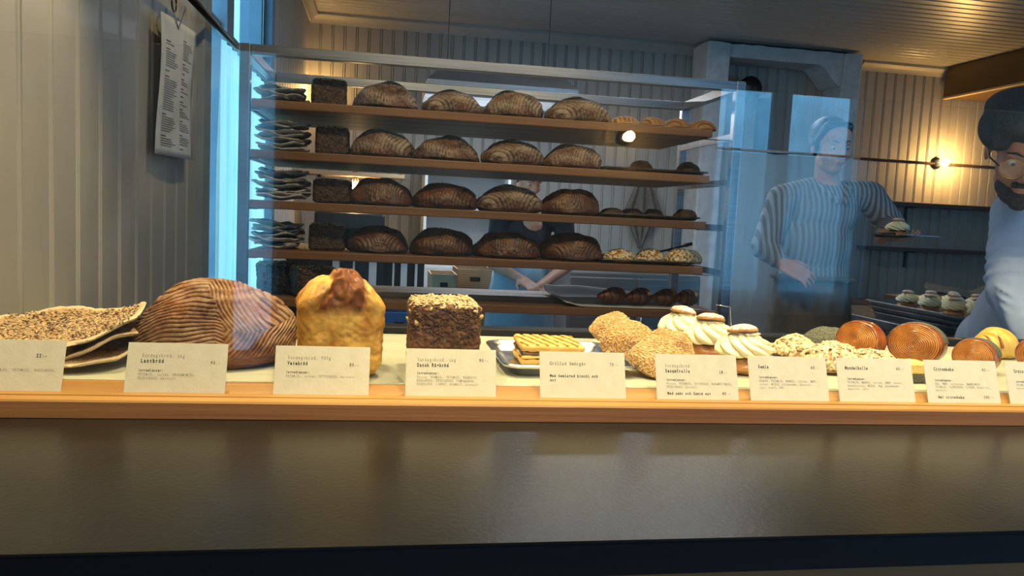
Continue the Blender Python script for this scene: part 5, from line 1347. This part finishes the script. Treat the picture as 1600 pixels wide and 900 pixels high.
for z, rx, ry in ((1.115, .160, .112), (1.04, .166, .118), (.95, .178, .128), (.80, .195, .140), (.60, .21, .15), (.42, .22, .155)):
    R_.append([(rx*math.cos(a)*(1+.02*math.sin(7*a+z*9)), .015+ry*math.sin(a)*(1+.03*math.sin(9*a+z*5)), z) for a in [2*PI*i/72 for i in range(72)]])
rings_mesh(bm, R_, False, False); o = link('apron', bm, M['apron'], wm, True); md = o.modifiers.new('s', 'SOLIDIFY'); md.thickness = .005
bm = bmesh.new(); tube(bm, [(.170*math.cos(a), .015+.122*math.sin(a), 1.10+.004*math.sin(3*a)) for a in [2*PI*i/48 for i in range(48)]], .011, 8, True); link('apron_band', bm, M['apron'], wm, True)
# plate, knife and bun in her hand
pc = at(1398, 372, Y=Yw-.33)
t = thing('plate', 'small dark plate held by the woman in the striped shirt', 'plate', pc)
bm = bmesh.new(); rings_mesh(bm, [[(r*math.cos(2*PI*k/48), r*math.sin(2*PI*k/48), z) for k in range(48)] for r, z in ((.045, 0), (.05, .001), (.085, .010), (.086, .012), (.048, .004), (.01, .003))]); link('plate_dish', bm, M['steel_dark'], t, True)
dup(sp_, 'cream bun on the plate held by the woman', pc+Vector((.008, 0, .0045)), 1.0, scale=.80, group='cream bun in hand')
kn = at(1436, 375, Y=Yw-.33); t = thing('knife', 'long serving knife sticking out under the held cream bun', 'knife', pc+Vector((.04, -.02, .013)))
bm = bmesh.new(); dk = kn-t.location; dk.z = 0
rings_mesh(bm, [[(x, -.002, -z*.5), (x, .002, -z*.5), (x, .002, z*.5+.001), (x, -.002, z*.5+.001)] for x, z in ((-.04, .002), (.0, .002), (.08, .002), (.125, .0006))]); 
for v in bm.verts: v.co.y *= 5
link('blade', bm, M['steel'], t)
bm = bmesh.new(); tube(bm, [(-.04, 0, 0), (-.13, .004, -.004)], .009, 10); link('handle', bm, M['black'], t, True)

# --- man at the right edge in a wool cap, leaning over the display
Ym = 1.80
hm_ = at(1603, 234, Y=Ym)
mn = thing('person', 'bearded man in a charcoal cap, round glasses and pale blue shirt at the right edge', 'person', (hm_.x+.33, Ym+.22, 0)); O = mn.location.copy()
def l(px, py, Y=Ym): return at(px, py, Y=Y)-O
HM = face_mat(hm_-O, .62, .50, .06); s_h = 1.08
def HV(x, y, z): return HM @ Vector((x*s_h, y*s_h, z*s_h))
nk = l(1668, 300, Ym+.12); shl = l(1594, 335, Ym+.13); elb = l(1583, 455, Ym+.02); wr = l(1622, 560, Ym-.10)
shr = shl+Vector((.38, .06, 0)); ch_ = (shl+shr)/2+Vector((0, .04, -.10))
body = head_lumps(HM, nk, s_h, 1.12)
body += [('c', nk, ch_, .062, .09), ('e', ch_, (.17, .12, .14)), ('e', ch_+Vector((0, .05, -.25)), (.16, .12, .2)), ('e', (.0, .10, .98), (.165, .12, .16)),
         ('c', shl+Vector((.08, 0, 0)), shl, .07, .058), ('c', shr+Vector((-.08, 0, 0)), shr, .07, .058), ('c', shl, elb, .055, .043), ('c', elb, wr, .042, .029),
         ('c', shr, shr+Vector((.03, -.05, -.28)), .055, .043), ('c', shr+Vector((.03, -.05, -.28)), shr+Vector((-.06, -.28, -.36)), .042, .029)]
for s_ in (-1, 1): body += [('c', (s_*.09, .10, .92), (s_*.09, .09, .50), .088, .06), ('c', (s_*.09, .09, .50), (s_*.09, .12, .10), .058, .04), ('c', (s_*.09, .12, .05), (s_*.1, -.05, .035), .045, .035)]
body += hand(wr, (.3, -.8, -.35), (0, .3, -1), .5, -1, 1.0); body += hand(shr+Vector((-.06, -.28, -.36)), (-.3, -.9, -.1), (0, .1, -1), .5, 1, 1.0)
lumps_mesh('body', body, M['skin2'], mn, .0055, 4); eyes(HM, mn, s_h)
shirt = [('e', ch_, (.195, .14, .155)), ('e', ch_+Vector((0, .05, -.25)), (.185, .14, .21)), ('e', (.0, .10, .98), (.19, .14, .13)), ('c', shl+Vector((.10, 0, .0)), shl, .078, .076), ('c', shr+Vector((-.10, 0, .0)), shr, .078, .076),
         ('c', shl, elb, .077, .068), ('c', elb, elb.lerp(wr, .86), .066, .044), ('c', shr, shr+Vector((.03, -.05, -.28)), .077, .066), ('c', shr+Vector((.03, -.05, -.28)), shr+Vector((-.04, -.23, -.34)), .064, .044), ('c', nk+Vector((0, 0, -.04)), ch_, .078, .12)]
# fold rolls at the elbow
for k, f_ in enumerate((.05, .17, .29, .41, .53)):
    p = elb.lerp(wr, f_); shirt.append(('e', p+Vector((-.004, -.006, 0)), (.069-.03*f_, .069-.03*f_, .011), Euler((.35+.1*k, .35-.12*k, 0)).to_matrix()))
for k, f_ in enumerate((.62, .74, .86)):
    p = shl.lerp(elb, f_); shirt.append(('e', p, (.075, .075, .012), Euler((-.3, .45-.1*k, 0)).to_matrix()))
lumps_mesh('blue_shirt', shirt, M['shirt'], mn, .0065, 5)
bd = [('e', HV(0, -.052, -.088), (.048, .040, .036), HM.to_3x3()), ('e', HV(.034, -.035, -.075), (.020, .034, .030), HM.to_3x3()), ('e', HV(-.034, -.035, -.075), (.020, .034, .030), HM.to_3x3()), ('c', HV(-.02, -.088, -.052), HV(.02, -.088, -.052), .009, .009),
      ('e', HV(0, -.085, -.098), (.026, .018, .022), HM.to_3x3())]
lumps_mesh('beard', bd, M['beard'], mn, .005, 3)
cp = [('e', HV(0, .022, .092), (.112, .128, .052), HM.to_3x3() @ Matrix.Rotation(-.10, 3, 'X')), ('e', HV(0, -.02, .080), (.100, .105, .046), HM.to_3x3()), ('e', HV(0, .018, .060), (.086, .104, .040), HM.to_3x3()), ('e', HV(-.062, .0, .052), (.052, .098, .050), HM.to_3x3() @ Matrix.Rotation(-.5, 3, 'Y')), ('e', HV(.055, .0, .062), (.050, .090, .036), HM.to_3x3() @ Matrix.Rotation(.3, 3, 'Y')), ('e', HV(0, -.068, .072), (.072, .045, .026), HM.to_3x3())]
lumps_mesh('wool_cap', cp, M['cap'], mn, .006, 8)
gl = None
for k in (-1, 1):
    bm = bmesh.new(); tube(bm, [HV(k*.033+.026*math.cos(a), -.102-.0*abs(math.cos(a)), -.006+.023*math.sin(a)) for a in [2*PI*i/32 for i in range(32)]], .0017, 6, True)
    g_ = link('glasses_rim', bm, M['brass'], mn, True)
    bm = bmesh.new(); vs_ = [bm.verts.new(HV(k*.033+.025*math.cos(a), -.102, -.006+.022*math.sin(a))) for a in [2*PI*i/32 for i in range(32)]]; bm.faces.new(vs_); link('lens', bm, M['glass'], g_)
    bm = bmesh.new(); tube(bm, [HV(k*.059, -.102, .0), HV(k*.078, -.06, .002), HV(k*.080, .01, .0)], .0020, 6); link('glasses_temple', bm, M['black'], mn, True)
bm = bmesh.new(); tube(bm, [HV(-.008, -.103, .0), HV(0, -.107, .004), HV(.008, -.103, .0)], .0016, 6); link('glasses_bridge', bm, M['brass'], mn, True)

# --- third person behind the rack
Yp = 4.3; hp3 = at(826, 286, Y=Yp)
p3 = thing('person', 'person in navy top and pale blue apron working behind the rack', 'person', (hp3.x+.0, Yp+.05, 0)); O = p3.location.copy()
def l(px, py, Y=Yp): return at(px, py, Y=Y)-O
HM = face_mat(hp3-O+Vector((0, 0, .02)), -.3, .4)
nk = l(830, 318, Yp+.06); shl = l(782, 340, Yp+.06); shr = l(880, 345, Yp+.06); z0 = nk.z
elr = shr+Vector((.04, -.02, -.25)); wrr = l(842, 448, Yp-.20); ell_ = shl+Vector((-.03, -.02, -.26)); wrl = ell_+Vector((.12, -.2, -.06))
body = head_lumps(HM, nk, .96)+[('c', nk, nk+Vector((0, 0, -.12)), .055, .08), ('e', (0, .05, z0-.20), (.145, .10, .15)), ('e', (0, .04, z0-.42), (.13, .1, .16)), ('e', (0, .03, .86), (.15, .105, .13)),
        ('c', nk+Vector((-.06, .02, -.07)), shl, .055, .05), ('c', nk+Vector((.06, .02, -.07)), shr, .055, .05), ('c', shl, ell_, .048, .038), ('c', ell_, wrl, .037, .026), ('c', shr, elr, .048, .038), ('c', elr, wrr, .037, .026)]
for s_ in (-1, 1): body += [('c', (s_*.08, .03, .82), (s_*.08, .02, .46), .08, .055), ('c', (s_*.08, .02, .46), (s_*.08, .04, .09), .054, .036), ('c', (s_*.08, .04, .05), (s_*.08, -.11, .035), .042, .033)]
body += hand(wrr, (-.3, -.6, -.6), (0, .5, -.6), .5, 1, .95)+hand(wrl, (.4, -.7, -.3), (0, .5, -.8), .5, -1, .95)
lumps_mesh('body', body, M['skin'], p3, .007, 4); eyes(HM, p3, .96)
lumps_mesh('hair', [('e', HM @ Vector((0, .026, .045)), (.079, .096, .078), HM.to_3x3()), ('e', HM @ Vector((0, .09, .0)), (.055, .035, .06))], M['hair'], p3, .007, 4)
lumps_mesh('navy_top', [('e', (0, .05, z0-.20), (.168, .12, .165)), ('e', (0, .04, z0-.42), (.150, .115, .17)), ('e', (0, .03, .90), (.165, .118, .12)), ('c', nk+Vector((-.05, .02, -.075)), shl, .065, .066), ('c', nk+Vector((.05, .02, -.075)), shr, .065, .066),
        ('c', shl, shl.lerp(ell_, .6), .065, .056), ('c', shr, shr.lerp(elr, .6), .065, .056)], M['navy'], p3, .009, 7)
bm = bmesh.new(); R_ = []
for z, rx, ry in ((z0-.32, .160, .128), (z0-.45, .170, .136), (.85, .185, .142), (.65, .195, .150), (.40, .205, .155)):
    R_.append([(rx*math.cos(a)*(1+.03*math.sin(8*a+z*5)), .04+ry*math.sin(a)*(1+.03*math.sin(9*a+z*5)), z) for a in [2*PI*i/72 for i in range(72)]])
rings_mesh(bm, R_, False, False); o = link('apron', bm, M['palecloth'], p3, True); md = o.modifiers.new('s', 'SOLIDIFY'); md.thickness = .005
